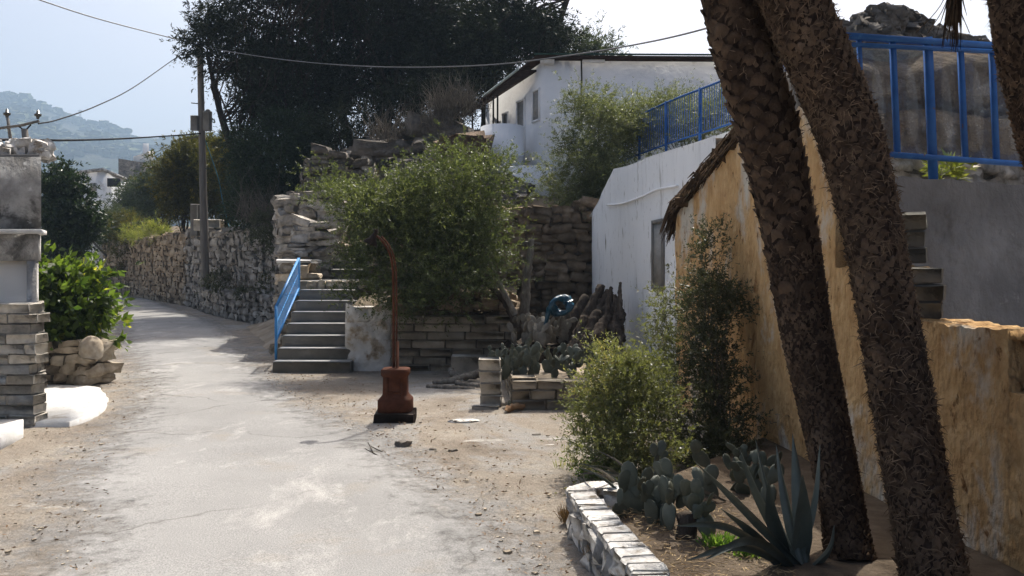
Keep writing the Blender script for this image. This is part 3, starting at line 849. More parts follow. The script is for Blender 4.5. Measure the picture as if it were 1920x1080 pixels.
t = thing('stair_railing', 'bright blue sloping railing with thin bars on the left of the steps', 'railing', (-3.63, 13.6, .3))
p0, p1 = np.array([-3.63, 13.62, .98]), np.array([-3.66, 15.2, 1.74])
q0, q1 = np.array([-3.63, 13.62, .47]), np.array([-3.66, 15.2, 1.24])
link('handrail', MB().flat(p0, p1, .035, .035), M['ltblue'], t)
link('bottom_rail', MB().flat(q0, q1, .03, .03), M['ltblue'], t)
for a_, b_ in (((-3.63, 13.62, .17), p0 + (0, 0, .015)), ((-3.66, 15.2, 1.1), p1 + (0, 0, .015))):
    link('post', MB().flat(a_, b_, .035, .035), M['ltblue'], t)
for k in range(1, 22):
    f = k / 22
    link('baluster', MB().bar(q0 + (q1 - q0) * f, p0 + (p1 - p0) * f, .0055, 5), M['ltblue'], t)
link('mid_rail', MB().bar((q0 + p0) / 2, (q1 + p1) / 2, .006, 5), M['ltblue'], t)

# whitewashed pier and block wall right of the steps
t = thing('rubble_pier', 'flaking whitewashed rubble pier right of the steps', 'pier', (-2.2, 13.75, 0))
mb = MB()
nx, nz_ = 40, 40
U_, V_ = np.meshgrid(np.linspace(-2.56, -1.84, nx), np.linspace(-.1, 1.0, nz_), indexing='ij')
dy = .05 * fbm(U_ * 3, V_ * 3, 2.2, 8) + .1 * ((U_ + 2.2) / .36) ** 4 + .14 * np.clip(V_ - .65, 0, 1) + .06 * fbm(U_, V_, 13, 2) * .5
front = np.stack([U_, 13.5 + dy, V_ + .05 * np.sin(U_ * 9) * (V_ > .8)], -1)
mb.grid(front)
mb.prism([(-2.56, 13.66), (-1.84, 13.66), (-1.84, 14.2), (-2.56, 14.2)], -.1, .97)
link('render_coat', mb, mat('flaking_whitewash', [(.3, (.2, .15, .1)), (.43, (.42, .36, .28)), (.5, (.56, .53, .48)), (.7, (.66, .64, .6))], 4.5, bump=.8, bscale=18, bdist=.03, spots=((.19, .12, .07), 3.1, .58, .66)), t, smooth=True)

def block_course_wall(name, label, cat, x0, x1, y, z0, rows, h, lr, dep, m, gap=.012, top=None):
    t = thing(name, label, cat, ((x0 + x1) / 2, y, z0))
    mb = MB()
    for r in range(rows):
        x = x0 - (rng.uniform(0, lr[0]) if r % 2 else 0)
        while x < x1 - .05:
            L_ = rng.uniform(*lr); a_, b_ = max(x, x0), min(x + L_, x1)
            if b_ - a_ > .06:
                mb.box(((a_ + b_) / 2, y + dep / 2 + rng.normal(0, .012), z0 + (r + .5) * h), (b_ - a_ - gap, dep, h - gap * .8), rng.normal(0, .004), ch=.012, jit=.004)
            x += L_
    link('block_courses', mb, m, t)
    link('joint_fill', MB().box(((x0 + x1) / 2, y + dep / 2 + .03, z0 + rows * h / 2 - .01), (x1 - x0 - .02, dep - .04, rows * h - .05)), M['mortar'], t)
    return t
t = block_course_wall('block_wall', 'low wall of long brown blocks behind the rusty lamp', 'wall', -1.86, .08, 13.5, -.02, 7, .125, (.3, .62), .22, M['block_brown'])
mb = MB()
for _ in range(90):
    x = rng.uniform(-1.9, .1); mb.stone((x, 13.72 + rng.uniform(-.12, .4), .87 + rng.uniform(0, .34)), (rng.uniform(.12, .4), .2, rng.uniform(.07, .18)), rng.normal(0, .3), rng.normal(0, .15), rng.normal(0, .15))
link('rubble_top', mb, M['stone_brown'], t)

# ================================================================ long white retaining wall and its ramp railing
t = thing('retaining_wall', 'long streaked white retaining wall running back from the ochre ruin to the wood pile', 'wall', (1.9, 13, 0))
def wx(d): return 3.13 - .1 * d
nd, nz_ = 60, 24
D_, V_ = np.meshgrid(np.linspace(9.5, 16.75, nd), np.linspace(0, 1, nz_), indexing='ij')
Zt = np.interp(D_, [9.5, 11, 14.55, 16.0, 16.75], [3.0, 3.06, 3.2, 2.75, 2.56]) + .012 * np.sin(D_ * 2.2)
mb = MB().grid(np.stack([wx(D_) + .012 * fbm(D_ * 2, V_ * 5, 1.5, 6) + .06 * sst((D_ - 16.3) / .5), D_, -.1 + V_ * (Zt + .1)], -1))
dd_ = np.array([9.5, 11, 14.55, 16.0, 16.75]); zz_ = np.array([3.0, 3.06, 3.2, 2.75, 2.56]) - .02
mb.grid(np.stack([np.stack([wx(dd_), dd_, zz_], -1), np.stack([wx(dd_) + .35, dd_, zz_], -1), np.stack([wx(dd_) + .35, dd_, 0 * zz_], -1)], 1))
mb.grid(np.stack([np.array([[wx(16.75) + .06, 16.76, -.1], [wx(16.75) + .06, 16.76, 2.55]]), np.array([[wx(16.75) + .5, 16.8, -.1], [wx(16.75) + .5, 16.8, 2.55]])], 0))
link('lower_wall', mb, M['white_streak'], t, smooth=False)
UP = [(1.62, 19.6), (2.17, 19.0), (2.9, 17.25), (3.57, 15.6), (4.23, 13.0), (4.5, 12.0)]
UZ = [3.66, 3.72, 3.82, 3.9, 3.95, 3.95]
pc = curve([(x, y, z) for (x, y), z in zip(UP, UZ)], 50)
V_ = np.linspace(0, 1, 14)
mb = MB().grid(np.stack([np.repeat(pc[:, None, 0], 14, 1), np.repeat(pc[:, None, 1], 14, 1), 2.4 + V_[None] * (pc[:, None, 2] - 2.4)], -1))
nn_ = len(pc)
mb.grid(np.stack([np.stack([pc[:, 0], pc[:, 1], pc[:, 2]], -1), np.stack([pc[:, 0] + .3, pc[:, 1] + .12, pc[:, 2]], -1)], 1))
link('upper_wall', mb, M['white_streak'], t)
mb = MB().prism([(wx(16.7) + .05, 16.7), (2.2, 18.9), (3.6, 15.6), (4.4, 12.2), (wx(9.6) + .1, 9.6)], 2.3, 2.5); link('ledge', mb, M['dirt'], t)
# slit window in the lower wall
wd0, wd1 = 11.5, 12.0
a_, b_ = np.array([wx(wd0) - .004, wd0, 0]), np.array([wx(wd1) - .004, wd1, 0])
wf = link('window', MB().flat(a_ + (0, 0, 1.76), b_ + (0, 0, 1.76), .03, .84), M['shutter'], t)
mb = MB()
for z in (1.32, 2.2): mb.flat(a_ + (-.012, -.03, z), b_ + (-.012, .03, z), .05, .05)
for p in (a_, b_): mb.flat(p + (-.012, 0, 1.3), p + (-.012, 0, 2.22), .05, .05)
link('frame', mb, M['concrete'], wf)

t = thing('conduit', 'thin pale conduit sagging along the crease of the white retaining wall', 'pipe', tuple(W(1142, 384, 14.8)))
mb = MB().tube(curve([W(u_, v_, 3.13 / ((u_ - 960) / F + .1)) - (.035, 0, 0) for u_, v_ in ((1142, 384), (1165, 383), (1190, 376), (1215, 366), (1240, 355), (1275, 349))], 40), .018, 6)
link('tube', mb, M['white'], t)

t = thing('ramp_railing', 'long blue railing with close vertical bars along the ramp above the white wall', 'railing', (2.3, 19, 3.8))
RP = curve([(1.95, 19.35, 3.72), (2.45, 19.0, 3.9), (3.1, 17.3, 4.02), (3.78, 15.65, 4.1), (4.2, 13.55, 4.12), (4.38, 12.5, 4.12)], 100)
def along(P, f):
    s = np.concatenate([[0], np.cumsum(np.linalg.norm(np.diff(P, axis=0), axis=1))]); q = f * s[-1]
    return np.array([np.interp(q, s, P[:, k]) for k in range(3)])
hi = np.array([0, 0, .82])
link('handrail', MB().tube(RP + hi, .022, 6), M['blue'], t)
link('bottom_rail', MB().tube(RP, .018, 6), M['blue'], t)
for f in (.03, .16, .31, .46, .62, .8, .97):
    p = along(RP, f); link('post', MB().flat(p - (0, 0, .28), p + hi + (0, 0, .03), .05, .05), M['blue'], t)
for k in range(1, 96):
    p = along(RP, k / 96); link('baluster', MB().bar(p, p + hi, .0075, 5), M['blue'], t)

# ================================================================ white house on the terrace
t = thing('white_house', 'long low white house on the terrace with a dark reed roof', 'house', (3, 23, 3.6))
HC, HB, HE = (.80, 22.0), (-.78, 26.2), (7.2, 22.2)
mb = MB()
mb.prism([HC, HE, (7.2, 26.4), HB], 3.0, [6.72, 6.72, 6.72, 6.5])
link('wall', mb, M['white'], t)
mb = MB()
mb.prism([(.6, 21.85), (7.4, 22.0), (7.4, 26.8), (-1.0, 26.6)], [6.735, 6.735, 6.735, 6.51], [6.82, 6.82, 6.9, 6.58])
rf = link('roof', mb, M['roofdark'], t)
link('roof_edge', MB().flat((.55, 21.8, 6.84), (7.4, 21.94, 6.84), .05, .035), mat('dark_green_trim', [(.3, (.02, .05, .04)), (.7, (.05, .09, .075))], 4), rf)
ldir = np.array([HB[0] - HC[0], HB[1] - HC[1], 0.0]); LL = np.linalg.norm(ldir); ldir /= LL
lnor = np.array([-ldir[1], ldir[0], 0.0]); 
if lnor[0] > 0: lnor = -lnor
def lf(s, z, o=0.0): return np.array([HC[0], HC[1], 0]) + ldir * s + lnor * o + np.array([0, 0, z])
for (s0, s1, z0, z1, mm) in ((.28, .72, 5.3, 6.08, 'window'), (1.3, 1.85, 4.6, 6.0, 'door'), (2.55, 2.95, 5.0, 5.85, 'window')):
    w_ = link(mm, MB().flat(lf(s0, (z0 + z1) / 2, .004), lf(s1, (z0 + z1) / 2, .004), .02, z1 - z0), M['shutter'], t)
    mb = MB()
    for z in (z0, z1): mb.flat(lf(s0 - .03, z, .02), lf(s1 + .03, z, .02), .05, .05)
    for s_ in (s0, s1): mb.flat(lf(s_, z0 - .02, .02), lf(s_, z1 + .02, .02), .05, .05)
    link('frame', mb, M['white'], w_)
aw = MB()
aw.prism([tuple(lf(.5, 0, 0)[:2]), tuple(lf(.5, 0, .5)[:2]), tuple(lf(4.2, 0, .75)[:2]), tuple(lf(4.2, 0, 0)[:2])], [6.55, 6.5, 5.95, 6.4], [6.6, 6.55, 6.02, 6.46])
a_ = link('awning', aw, M['roofdark'], t)
mb = MB().flat(lf(.45, 6.56, .52), lf(2.6, 6.25, .72), .04, .05); link('awning_edge', mb, M['awning'], a_)
for s_, o_ in ((1.9, .55), (2.1, .6), (2.9, .65), (3.6, .7)):
    link('post', MB().bar(lf(s_, 4.4, o_), lf(s_, 6.3 - s_ * .07, o_), .028, 6), M['darkiron'], t)
link('porch_rail', MB().bar(lf(1.8, 5.22, .85), lf(3.7, 5.2, 1.17), .02, 6), M['darkiron'], t)
pp = []
cx, cy = -.13, 22.95
for k in range(17):
    th = math.pi * (.93 + k / 16 * .95)
    pp.append((cx - .1 + .58 * math.cos(th), cy - .15 + .75 * math.sin(th)))
inner = [(cx - .1 + (x - cx + .1) * .75, cy - .15 + (y - cy + .15) * .75) for x, y in pp[::-1]]
mb = MB().prism(pp + inner, 3.2, 5.17)
link('rounded_parapet', mb, M['white'], t)
link('parapet_floor', MB().prism(pp, 3.0, 4.4), M['white'], t)
link('drain_pipe', MB().tube([(1.72, 21.95, 6.7), (1.73, 21.95, 6.2), (1.70, 21.95, 5.6), (1.74, 21.95, 5.0)], .022, 6), M['black'], t)
mb = MB()
mb.prism([(1.75, 21.93), (2.3, 21.93), (2.3, 22.0), (1.75, 22.0)], 6.66, 6.74); mb.prism([(.7, 21.9), (1.05, 21.9), (1.05, 22.0), (.7, 22.0)], 6.62, 6.78)
link('roof_flashing', mb, M['white'], t)
link('plinth', MB().prism([(-.25, 21.5), (.95, 21.4), (.95, 22.3), (-.25, 22.6)], 3.0, 4.05), M['white'], t)

# ================================================================ ochre ruin
t = thing('ochre_ruin', 'roofless ochre plastered ruin with a stepped gable behind the palm trunks', 'ruin', (2.3, 6.5, 0))
def ox(d): return 2.85 - .1 * d
ds = np.concatenate([np.linspace(2.6, 3.7, 12), [3.701], np.linspace(3.72, 4.32, 10), [4.321], np.linspace(4.35, 5.1, 20), [5.101], np.linspace(5.12, 5.5, 10), [5.501], np.linspace(5.52, 6.1, 14), [6.101], np.linspace(6.12, 10.0, 100)])
def otop(d):
    r = .006 * math.sin(d * 9) + .006 * math.sin(d * 31) + .004 * math.sin(d * 83)
    if 3.7 < d <= 4.32: return .99
    if d <= 5.1: return 1.285 + r
    if d <= 5.5: return 1.285 + r
    if d <= 6.1: return 1.6 + r
    return float(np.interp(d, [6.1, 6.5, 8.0, 8.3, 9.0, 9.7, 9.9, 10.0], [2.55, 2.82, 2.8, 2.72, 2.5, 2.26, 2.2, 2.1])) + r * 1.6
tops = np.array([otop(d) for d in ds])
V_ = np.linspace(0, 1, 46)
D_ = np.repeat(ds[:, None], 46, 1); Zw = -.1 + V_[None] * (tops[:, None] + .1)
rag = .05 * sst((D_ - 9.85) / .15) * np.sin(Zw * 11)
bul = .014 * fbm(D_ * 1.5, Zw * 1.2, 2.0, 12) + .006 * fbm(D_, Zw, 9, 13)
fr = np.stack([ox(D_) + bul, D_ + rag, Zw], -1)
bk = np.stack([ox(D_) + .3 + bul, D_ + rag, Zw], -1)
mb = MB().grid(fr); mb.grid(bk[::-1])
mb.grid(np.stack([fr[:, -1], bk[:, -1]], 1)); mb.grid(np.stack([fr[-1], bk[-1]], 1)); mb.grid(np.stack([fr[0], bk[0]], 1))
link('wall', mb, M['orange'], t)
mb = MB().flat((ox(3.7) + .15, 3.69, 1.268), (ox(4.33) + .15, 4.33, 1.268), .29, .04); wdw = link('window', MB().box((ox(4) + .26, 4.01, 1.12), (.03, .66, .3), .1), M['dark_panel'], t)  # dark panel behind the notch stands for its unlit inside
link('lintel', mb, M['orange'], wdw)
0 and link('wall_top', MB().tube([(ox(d) + .15, d, otop(d) + .0) for d in np.linspace(4.34, 5.09, 12)], .09, 6, jit=.12), M['graystain'], t)
def stackb(d0, d1, z0, z1, x0, x1, n):
    mb = MB()
    for k in range(n):
        zz = z0 + (z1 - z0) * (k + .5) / n
        mb.box(((x0 + x1) / 2 + rng.normal(0, .006), (d0 + d1) / 2 + rng.normal(0, .008), zz), (x1 - x0, d1 - d0, (z1 - z0) / n * .985), -.1, ch=.012, jit=.004)
    return mb
link('block_stack', stackb(5.12, 5.48, 1.3, 1.6, ox(5.3) - .02, ox(5.3) + .2, 3), M['block_dark'], t)
link('block_stack', stackb(5.5, 5.95, 1.62, 1.935, ox(5.7) - .02, ox(5.7) + .32, 3), M['block_dark'], t)
# remains of the thatch hanging on the left slope of the gable
e0, e1 = np.array([ox(10.05) - .05, 10.1, 2.2]), np.array([ox(7.75) - .02, 7.75, 2.86])
mb = MB()
for k in range(1300):
    f = rng.random(); p = e0 + (e1 - e0) * f + np.array([rng.uniform(-.03, .2), 0, rng.uniform(-.06, .1)])
    dr = -(e1 - e0) / np.linalg.norm(e1 - e0) + np.array([rng.normal(-.04, .07), rng.normal(0, .08), rng.normal(-.08 - .6 * (f < .1), .1)])
    L_ = rng.uniform(.15, .34)
    mb.bar(p, p + dr * L_, rng.uniform(.006, .016), 3, .003)
for f in np.linspace(0, 1, 26):
    p = e0 + (e1 - e0) * f
    mb.stone(p + (0.08, 0, .02), (.2, .17, .1), rng.normal(0, .3), rng.normal(0, .3), rng.normal(0, .3), .2)
link('thatch', mb, M['thatch'], t)

# ================================================================ grey wall, glass windbreak, rock and rubble above it
t = thing('grey_wall', 'smooth grey rendered wall behind the ruin, below the blue windbreak', 'wall', (4.2, 7.7, 0))
ga, gb = np.array([2.72, 7.1]), np.array([7.2, 9.25])
k_ = np.linspace(0, 1, 60)
V_ = np.linspace(0, 1, 30)
P = ga[None] * (1 - k_[:, None]) + gb[None] * k_[:, None]
gt = 2.35 - .02 * k_ + .006 * np.sin(k_ * 60) + .004 * np.sin(k_ * 170)
Kk, Vv = np.meshgrid(k_, V_, indexing='ij')
o = .02 * fbm(Kk * 8, Vv * 4, 1.6, 21) * (1 - .6 * Vv)
fr = np.stack([P[:, None, 0] + o * .43, P[:, None, 1] - o, -.1 + Vv * (gt[:, None] + .1)], -1)
mb = MB().grid(fr)
bk = np.stack([P[:, 0] - .12, P[:, 1] + .25, gt], -1); mb.grid(np.stack([fr[:, -1], bk], 1))
bk0 = bk.copy(); bk0[:, 2] = -.1; mb.grid(np.stack([bk, bk0], 1))
link('render_coat', mb, M['graywall'], t)
link('terrace_fill', MB().prism([(2.75, 7.5), (7.1, 9.6), (9.5, 12.6), (4.6, 12.6), (3.4, 9.5)], -.1, 2.2), M['dirt'], t)

def wd(u): return 7.55 + (u - 1590) / 330 * .62
def B(u, v): return W(u, v, wd(u))
t = thing('glass_windbreak', 'blue framed glass windbreak standing on the grey wall', 'windbreak', tuple(B(1745, 338)))
fr_ = 'blue'
link('top_rail', MB().flat(B(1560, 66), B(1890, 88), .06, .05), M[fr_], t)
link('upper_rail', MB().flat(B(1560, 82), B(1890, 98), .05, .03), M[fr_], t)
link('bottom_rail', MB().flat(B(1560, 282), B(1935, 309), .05, .045), M[fr_], t)
for u, v0, v1, w_ in ((1613, 66, 290, .03), (1676, 70, 296, .045), (1742, 70, 345, .07), (1803, 78, 303, .045), (1862, 84, 306, .045), (1925, 90, 312, .045)):
    x_ = (v1 - v0) * .03
    link('post', MB().flat(B(u + x_, v1), B(u - 3, v0), w_, .04), M[fr_], t)
for u0, u1 in ((1560, 1613), (1616, 1674), (1680, 1738), (1748, 1800), (1806, 1860), (1866, 1925)):
    mb = MB(); q = [B(u0, 92 + (u0 - 1600) * .05), B(u1, 92 + (u1 - 1600) * .05), B(u1 + 6, 288 + (u1 - 1600) * .07), B(u0 + 6, 288 + (u0 - 1600) * .07)]
    qq = [p + np.array([-.008, .02, 0]) for p in q]
    mb.add(q + qq, [(0, 1, 2, 3), (7, 6, 5, 4), (0, 4, 5, 1), (1, 5, 6, 2), (2, 6, 7, 3), (3, 7, 4, 0)])
    link('glass_pane', mb, M['glass'], t)
# stair railing stub between the palms
rubble_wall('low dark rubble wall under the bottom rail of the windbreak', [(3.6, 8.3, 2.05, 2.62), (4.4, 8.75, 2.05, 2.64), (5.6, 9.3, 2.05, 2.66), (6.4, 9.6, 2.05, 2.66)], .14, (.14, .3), 'stone', .22, .04, .5)

t = thing('rock_face', 'big brown rock with a flat ledge seen through the windbreak glass', 'rock', (5.6, 11, 2.2))
def rockgrid(u0, u1, v0, v1, d, amp, seed, lip=0.0):
    Uu, Vv = np.meshgrid(np.linspace(u0, u1, 60), np.linspace(v1, v0, 44), indexing='ij')
    dd = d + amp * fbm((Uu - u0) / 60, (Vv - v0) / 60, 1.3, seed) + lip * sst((v0 + 40 - Vv) / 80)
    return np.stack([(Uu - 960) / F * dd, dd, EYE + (HV - Vv - 10 * np.sin(Uu * .02 + seed)) / F * dd], -1)
mb = MB().grid(rockgrid(1560, 2000, 96, 235, 11.6, .16, 31, .9)); link('upper_face', mb, M['rock_brown'], t)
mb = MB()
gl = rockgrid(1600, 1990, 214, 330, 10.6, .07, 33); mb.grid(gl)
tp = gl[:, -1]; mb.grid(np.stack([tp, tp + np.array([.1, 1.3, .12])], 1))
link('ledge', mb, M['rock_brown'], t)
mb = MB().prism([(3.9, 11.9), (8.5, 12.2), (9.5, 16), (4.6, 16)], 2.0, 4.55); link('rock_body', mb, M['rock'], t)

t = thing('rubble_heap', 'grey heap of loose rubble rising above the windbreak', 'rubble', (6.0, 13, 4.3))
mb = MB()
def heap_top(u): return np.interp(u, [1540, 1575, 1600, 1640, 1662, 1690, 1720, 1745, 1790, 1840], [90, 50, 30, 14, 6, 16, 40, 56, 66, 82])
for _ in range(900):
    u = rng.uniform(1540, 1850); d = 13.2 + rng.uniform(0, 1.1)
    v = rng.uniform(heap_top(u) + 2, 108); s = rng.uniform(.09, .3)
    d = 13.2 - (v - heap_top(u)) / 60 * .55 + rng.uniform(0, .3) + .6
    mb.stone(W(u, v + s * 30, d), (s * 1.45, s * 1.1, s * .62), rng.uniform(0, 3), rng.normal(0, .3), rng.normal(0, .35), .13)
link('stones', mb, M['rock'], t)
mb = MB().prism([W(1560, 90, 14.1)[:2], W(1830, 90, 14.1)[:2], W(1830, 90, 15)[:2], W(1560, 90, 15)[:2]], 4.3, [4.8, 4.6, 4.6, 4.8]); link('heap_core', mb, M['rock'], t)

# ================================================================ left house, block pillar, slabs
t = thing('grey_house', 'low stained grey house at the left edge with a pale ledge', 'house', (-6.5, 9.6, 0))
link('upper_wall', MB().prism([(-9.5, 9.42), (-5.01, 9.42), (-7.1, 12.8), (-9.5, 12.8)], 2.0, [2.77, 2.77, 2.77, 2.77]), M['graystain'], t)
mb = MB().prism([(-9.6, 9.13), (-4.86, 9.13), (-5.06, 9.63), (-9.6, 9.63)], 1.943, 1.988); link('ledge', mb, M['slab_white'], t)
mb = MB(); mb.prism([(-9.55, 9.24), (-4.95, 9.24), (-5.14, 9.66), (-9.55, 9.66)], 1.66, 1.94); mb.prism([(-5.06, 9.23), (-4.96, 9.23), (-5.08, 9.5), (-5.2, 9.5)], 0, 1.658); link('frame_wall', mb, M['graystain'], t)
link('recess_wall', MB().box((-7.4, 9.36, .83), (4.62, .1, 1.66)), M['beige'], t)
link('roof', MB().prism([(-9.5, 9.46), (-5.05, 9.46), (-7.13, 12.76), (-9.5, 12.76)], 2.772, 2.8), M['concrete'], t)
t = thing('rubble_parapet', 'crumbling lump of pale masonry on the grey house roof', 'masonry', (-5.5, 9.6, 2.8))
mb = MB()
for _ in range(46):
    mb.stone((rng.uniform(-5.75, -5.12), 9.62 + rng.uniform(-.05, .25), 2.8 + rng.uniform(0, .13) * 1.2), (rng.uniform(.07, .18), .16, rng.uniform(.06, .16)), rng.uniform(0, 3), rng.normal(0, .3), rng.normal(0, .3))
link('stones', mb, M['stone_white'], t)
mb = MB().box((-6.4, 9.75, 2.9), (1.2, .3, .22), ch=.02); solo('parapet_block', mb, M['graystain'], 'plain grey parapet block on the house roof beside the blue bottle', 'block')
mb = MB().tube([(-5.83, 9.55, 2.8), (-5.83, 9.55, 2.9), (-5.83, 9.55, 2.95), (-5.83, 9.55, 2.97)], [.06, .052, .03, .018], 10)
t = thing('bottle', 'small blue plastic bottle standing on the grey house roof', 'bottle', (-5.83, 9.55, 2.8))
link('body', mb, M['ltblue'], t); link('cap', MB().bar((-5.83, 9.55, 2.97), (-5.83, 9.55, 3.0), .02, 8), M['white'], t)

t = thing('block_pillar', 'grey pillar of stacked concrete blocks in front of the grey house', 'pillar', (-5.1, 8.9, 0))
mb = MB()
for r in range(12):
    z = .012 + r * .102
    off = .16 if r % 2 else 0
    x = -5.72 - off
    while x < -4.66:
        L_ = rng.uniform(.3, .4); a_, b_ = max(x, -5.75), min(x + L_, -4.76 + rng.normal(0, .012))
        if b_ - a_ > .06:
            mb.box(((a_ + b_) / 2, 8.97 + rng.normal(0, .012), z + .05), (b_ - a_ - .006, .24, .097), rng.normal(0, .012), ch=.008, jit=.003)
        x += L_
    # returns on the right-hand side
    for y in (9.22, 9.45):
        mb.box((-4.91 - (y - 8.97) * .6 + rng.normal(0, .008), y, z + .05), (.29, .21, .097), rng.normal(0, .01), ch=.008, jit=.003)
link('blocks', mb, M['block'], t)
link('pillar_core', MB().prism([(-5.7, 9.0), (-4.82, 9.0), (-5.1, 9.5), (-5.7, 9.5)], 0, 1.18), M['mortar'], t)

sl = [(-5.9, 9.0), (-4.62, 8.86), (-4.42, 8.95), (-4.43, 9.4), (-4.66, 10.2), (-5.08, 11.0), (-5.45, 11.5), (-6.2, 11.7)]
solo('paving_slab', MB().prism([tuple(p) for p in curve([(x, y, 0) for x, y in sl], 40)[:, :2] + rng.normal(0, .008, (len(curve([(x, y, 0) for x, y in sl], 40)), 2))], -.1, .045), M['slab_white'], 'rounded white concrete slab beside the block pillar', 'slab')
sl = [(-6.5, 8.72), (-4.8, 8.7), (-4.58, 8.3), (-4.45, 7.65), (-6.5, 6.9)]
solo('paving_slab', MB().prism(sl, -.1, .1), M['slab_white'], 'angular white concrete slab in front of the block pillar at the road edge', 'slab')
t = rubble_wall('short dry stone wall under the broad leaved bush', [(-7.4, 11.92, 0, .55), (-6.4, 11.9, 0, .56), (-5.62, 11.85, 0, .56), (-5.5, 12.2, 0, .55)], .14, (.16, .36), 'stone_tan', .3, .04, .5)
link('end_boulder', MB().tube([(-5.62, 11.78, .36), (-5.62, 11.8, .42), (-5.63, 11.85, .52), (-5.65, 11.9, .6), (-5.66, 11.92, .65)], [.09, .145, .15, .12, .06], 11, jit=.13), M['stone_tan'], t, smooth=True)
# ================================================================ rusty lamp
lx, ly = (742 - 960) / F * 9.25, 9.25
t = thing('street_lamp', 'short rust red lamp with a curved neck standing on a moulded iron pedestal', 'lamp', (lx, ly, 0))
def sqlathe(prof, cx, cy, ch=.18):
    mb = MB(); rings = []
    for z, h in prof:
        c = h * ch * 2
        rings.append([(cx + x, cy + y, z) for x, y in ((-h, -h + c), (-h + c, -h), (h - c, -h), (h, -h + c), (h, h - c), (h - c, h), (-h + c, h), (-h, h - c))])
    P = np.array(rings); P = np.concatenate([P, P[:, :1]], 1)
    mb.grid(P)
    mb.add(P[-1, :8], [tuple(range(8))]); mb.add(P[0, :8], [tuple(range(7, -1, -1))])
    return mb
link('base_slab', MB().box((lx, ly, .04), (.42, .42, .105), .06, ch=.012, jit=.004), M['darkiron'], t)
mb = sqlathe([(.092, .165), (.1, .172), (.215, .172), (.232, .162), (.262, .135), (.28, .125), (.45, .122), (.462, .13), (.475, .142), (.53, .142), (.54, .132), (.545, .05)], lx, ly, .16)
ped = link('pedestal', mb, M['rust'], t)
mb = MB()
for sx in (-1, 1):
    mb.box((lx + sx * .07, ly - .125, .36), (.02, .02, .19), ch=.004)
mb.box((lx, ly - .128, .30), (.16, .016, .02), ch=.004)
link('moulding', mb, M['rust'], ped)
NK = [W(738, 700, 9.25), W(738, 600, 9.25), W(737.5, 530, 9.25), W(736, 500, 9.25), W(731, 476, 9.25), W(722, 459, 9.25), W(712, 447, 9.25), W(704, 441, 9.25)]
link('pole', MB().tube(curve(NK, 60), np.linspace(.0145, .012, len(curve(NK, 60))), 10), M['rust'], t, smooth=True)
N2 = [p + np.array([.032, -.006, 0]) for p in NK[:5]] + [NK[5] + np.array([.028, -.005, .012]), NK[6] + np.array([.02, -.004, .02])]
link('conduit_pipe', MB().tube(curve(N2, 50), .009, 8), M['rust'], t, smooth=True)
link('pole_clamp', MB().tube([W(745, 698, 9.22), W(745, 640, 9.22)], .016, 8), M['rust'], t)
hd = W(702, 441, 9.25); ax = np.array([-.42, 0, -.9]); ax /= np.linalg.norm(ax)
mb = MB().tube([hd - ax * .03, hd - ax * .0, hd + ax * .03, hd + ax * .1, hd + ax * .105], [.018, .028, .035, .082, .078], 16)
link('lamp_shade', mb, M['darkiron'], t, smooth=True)
link('finial', MB().stone(hd - ax * .045, (.04, .04, .05)), M['darkiron'], t, smooth=True)

# ================================================================ utility pole and cables
pb, ptop = W(386, 545, 31), W(374.5, 78, 31)
t = thing('utility_pole', 'tall weathered wooden utility pole with two grey boxes by the stone wall', 'pole', tuple(pb))
pk = np.linspace(0, 1, 12)[:, None]
link('shaft', MB().tube(pb - (0, 0, .5) + (ptop - pb + (0, 0, .5)) * pk, np.linspace(.15, .1, 12), 12), M['polewood'], t, smooth=True)
def onp(v): f = (545 - v) / (545 - 78); return pb + (ptop - pb) * f
for v, du, w_, h_, rz in ((232, -11, .25, .52, .12), (228, 13, .26, .68, -.25)):
    c = onp(v) + np.array([du / F * 31, -.12, 0])
    bx = link('meter_box', MB().box(c, (w_, .2, h_), rz, ch=.015), M['box'], t)
    link('door_panel', MB().box(c + np.array([0, -.105, 0]), (w_ * .8, .012, h_ * .84), rz, ch=.004), M['box'], bx)
c = onp(212) + np.array([.26, -.1, 0]); link('box_hood', MB().stone(c, (.14, .2, .22)), M['box'], t)
for v in (195, 243): link('bracket', MB().bar(onp(v), onp(v) + np.array([-.32, -.1, .02]), .018, 6), M['darkiron'], t)
def cable(name, label, pts, r, m='black', n=70):
    mb = MB().tube(curve(pts, n), r, 6)
    return solo(name, mb, M[m], label, 'cable', 'overhead cables')
cable('overhead_cable', 'long grey cable sagging across the dark trees to the white house and the palms', [W(30, -18, 20), W(75, 0, 22), W(190, 37, 25), W(340, 76, 30), W(376, 86, 30.9), W(450, 100, 29), W(560, 115, 26.5), W(680, 124, 24.5), W(800, 126, 22.8), W(940, 120, 21), W(1080, 102, 19.5), W(1200, 82, 17), W(1310, 57, 14.5), W(1500, 0, 11)], .016, 'greycable', 120)
cable('overhead_cable', 'thin cable rising from the insulators on the left to the treetop by the pole', [W(72, 232, 14.2), W(110, 224, 16), W(180, 199, 20), W(250, 164, 25), W(335, 105, 30), W(378, 80, 31)], .013)
cable('overhead_cable', 'thick dark cable running level below the grey boxes of the pole', [W(-40, 262, 12.5), W(38, 262, 14), W(130, 263, 18), W(230, 260, 23), W(330, 254, 29), W(378, 250, 31)], .024)
cable('overhead_cable', 'slack pair of thin wires dropping from the pole towards the far chimney', [W(378, 254, 31), W(340, 266, 40), W(300, 282, 55), W(262, 300, 78)], .016)
mb = MB().tube(curve([onp(262) + np.array([.1, 0, 0]), W(408, 330, 31.2), W(418, 380, 31.6), W(429, 425, 31.9), W(436, 470, 31)], 40), .016, 6)
solo('hose', mb, M['pipe'], 'thin teal hose running down beside the pole onto the stone wall', 'hose')

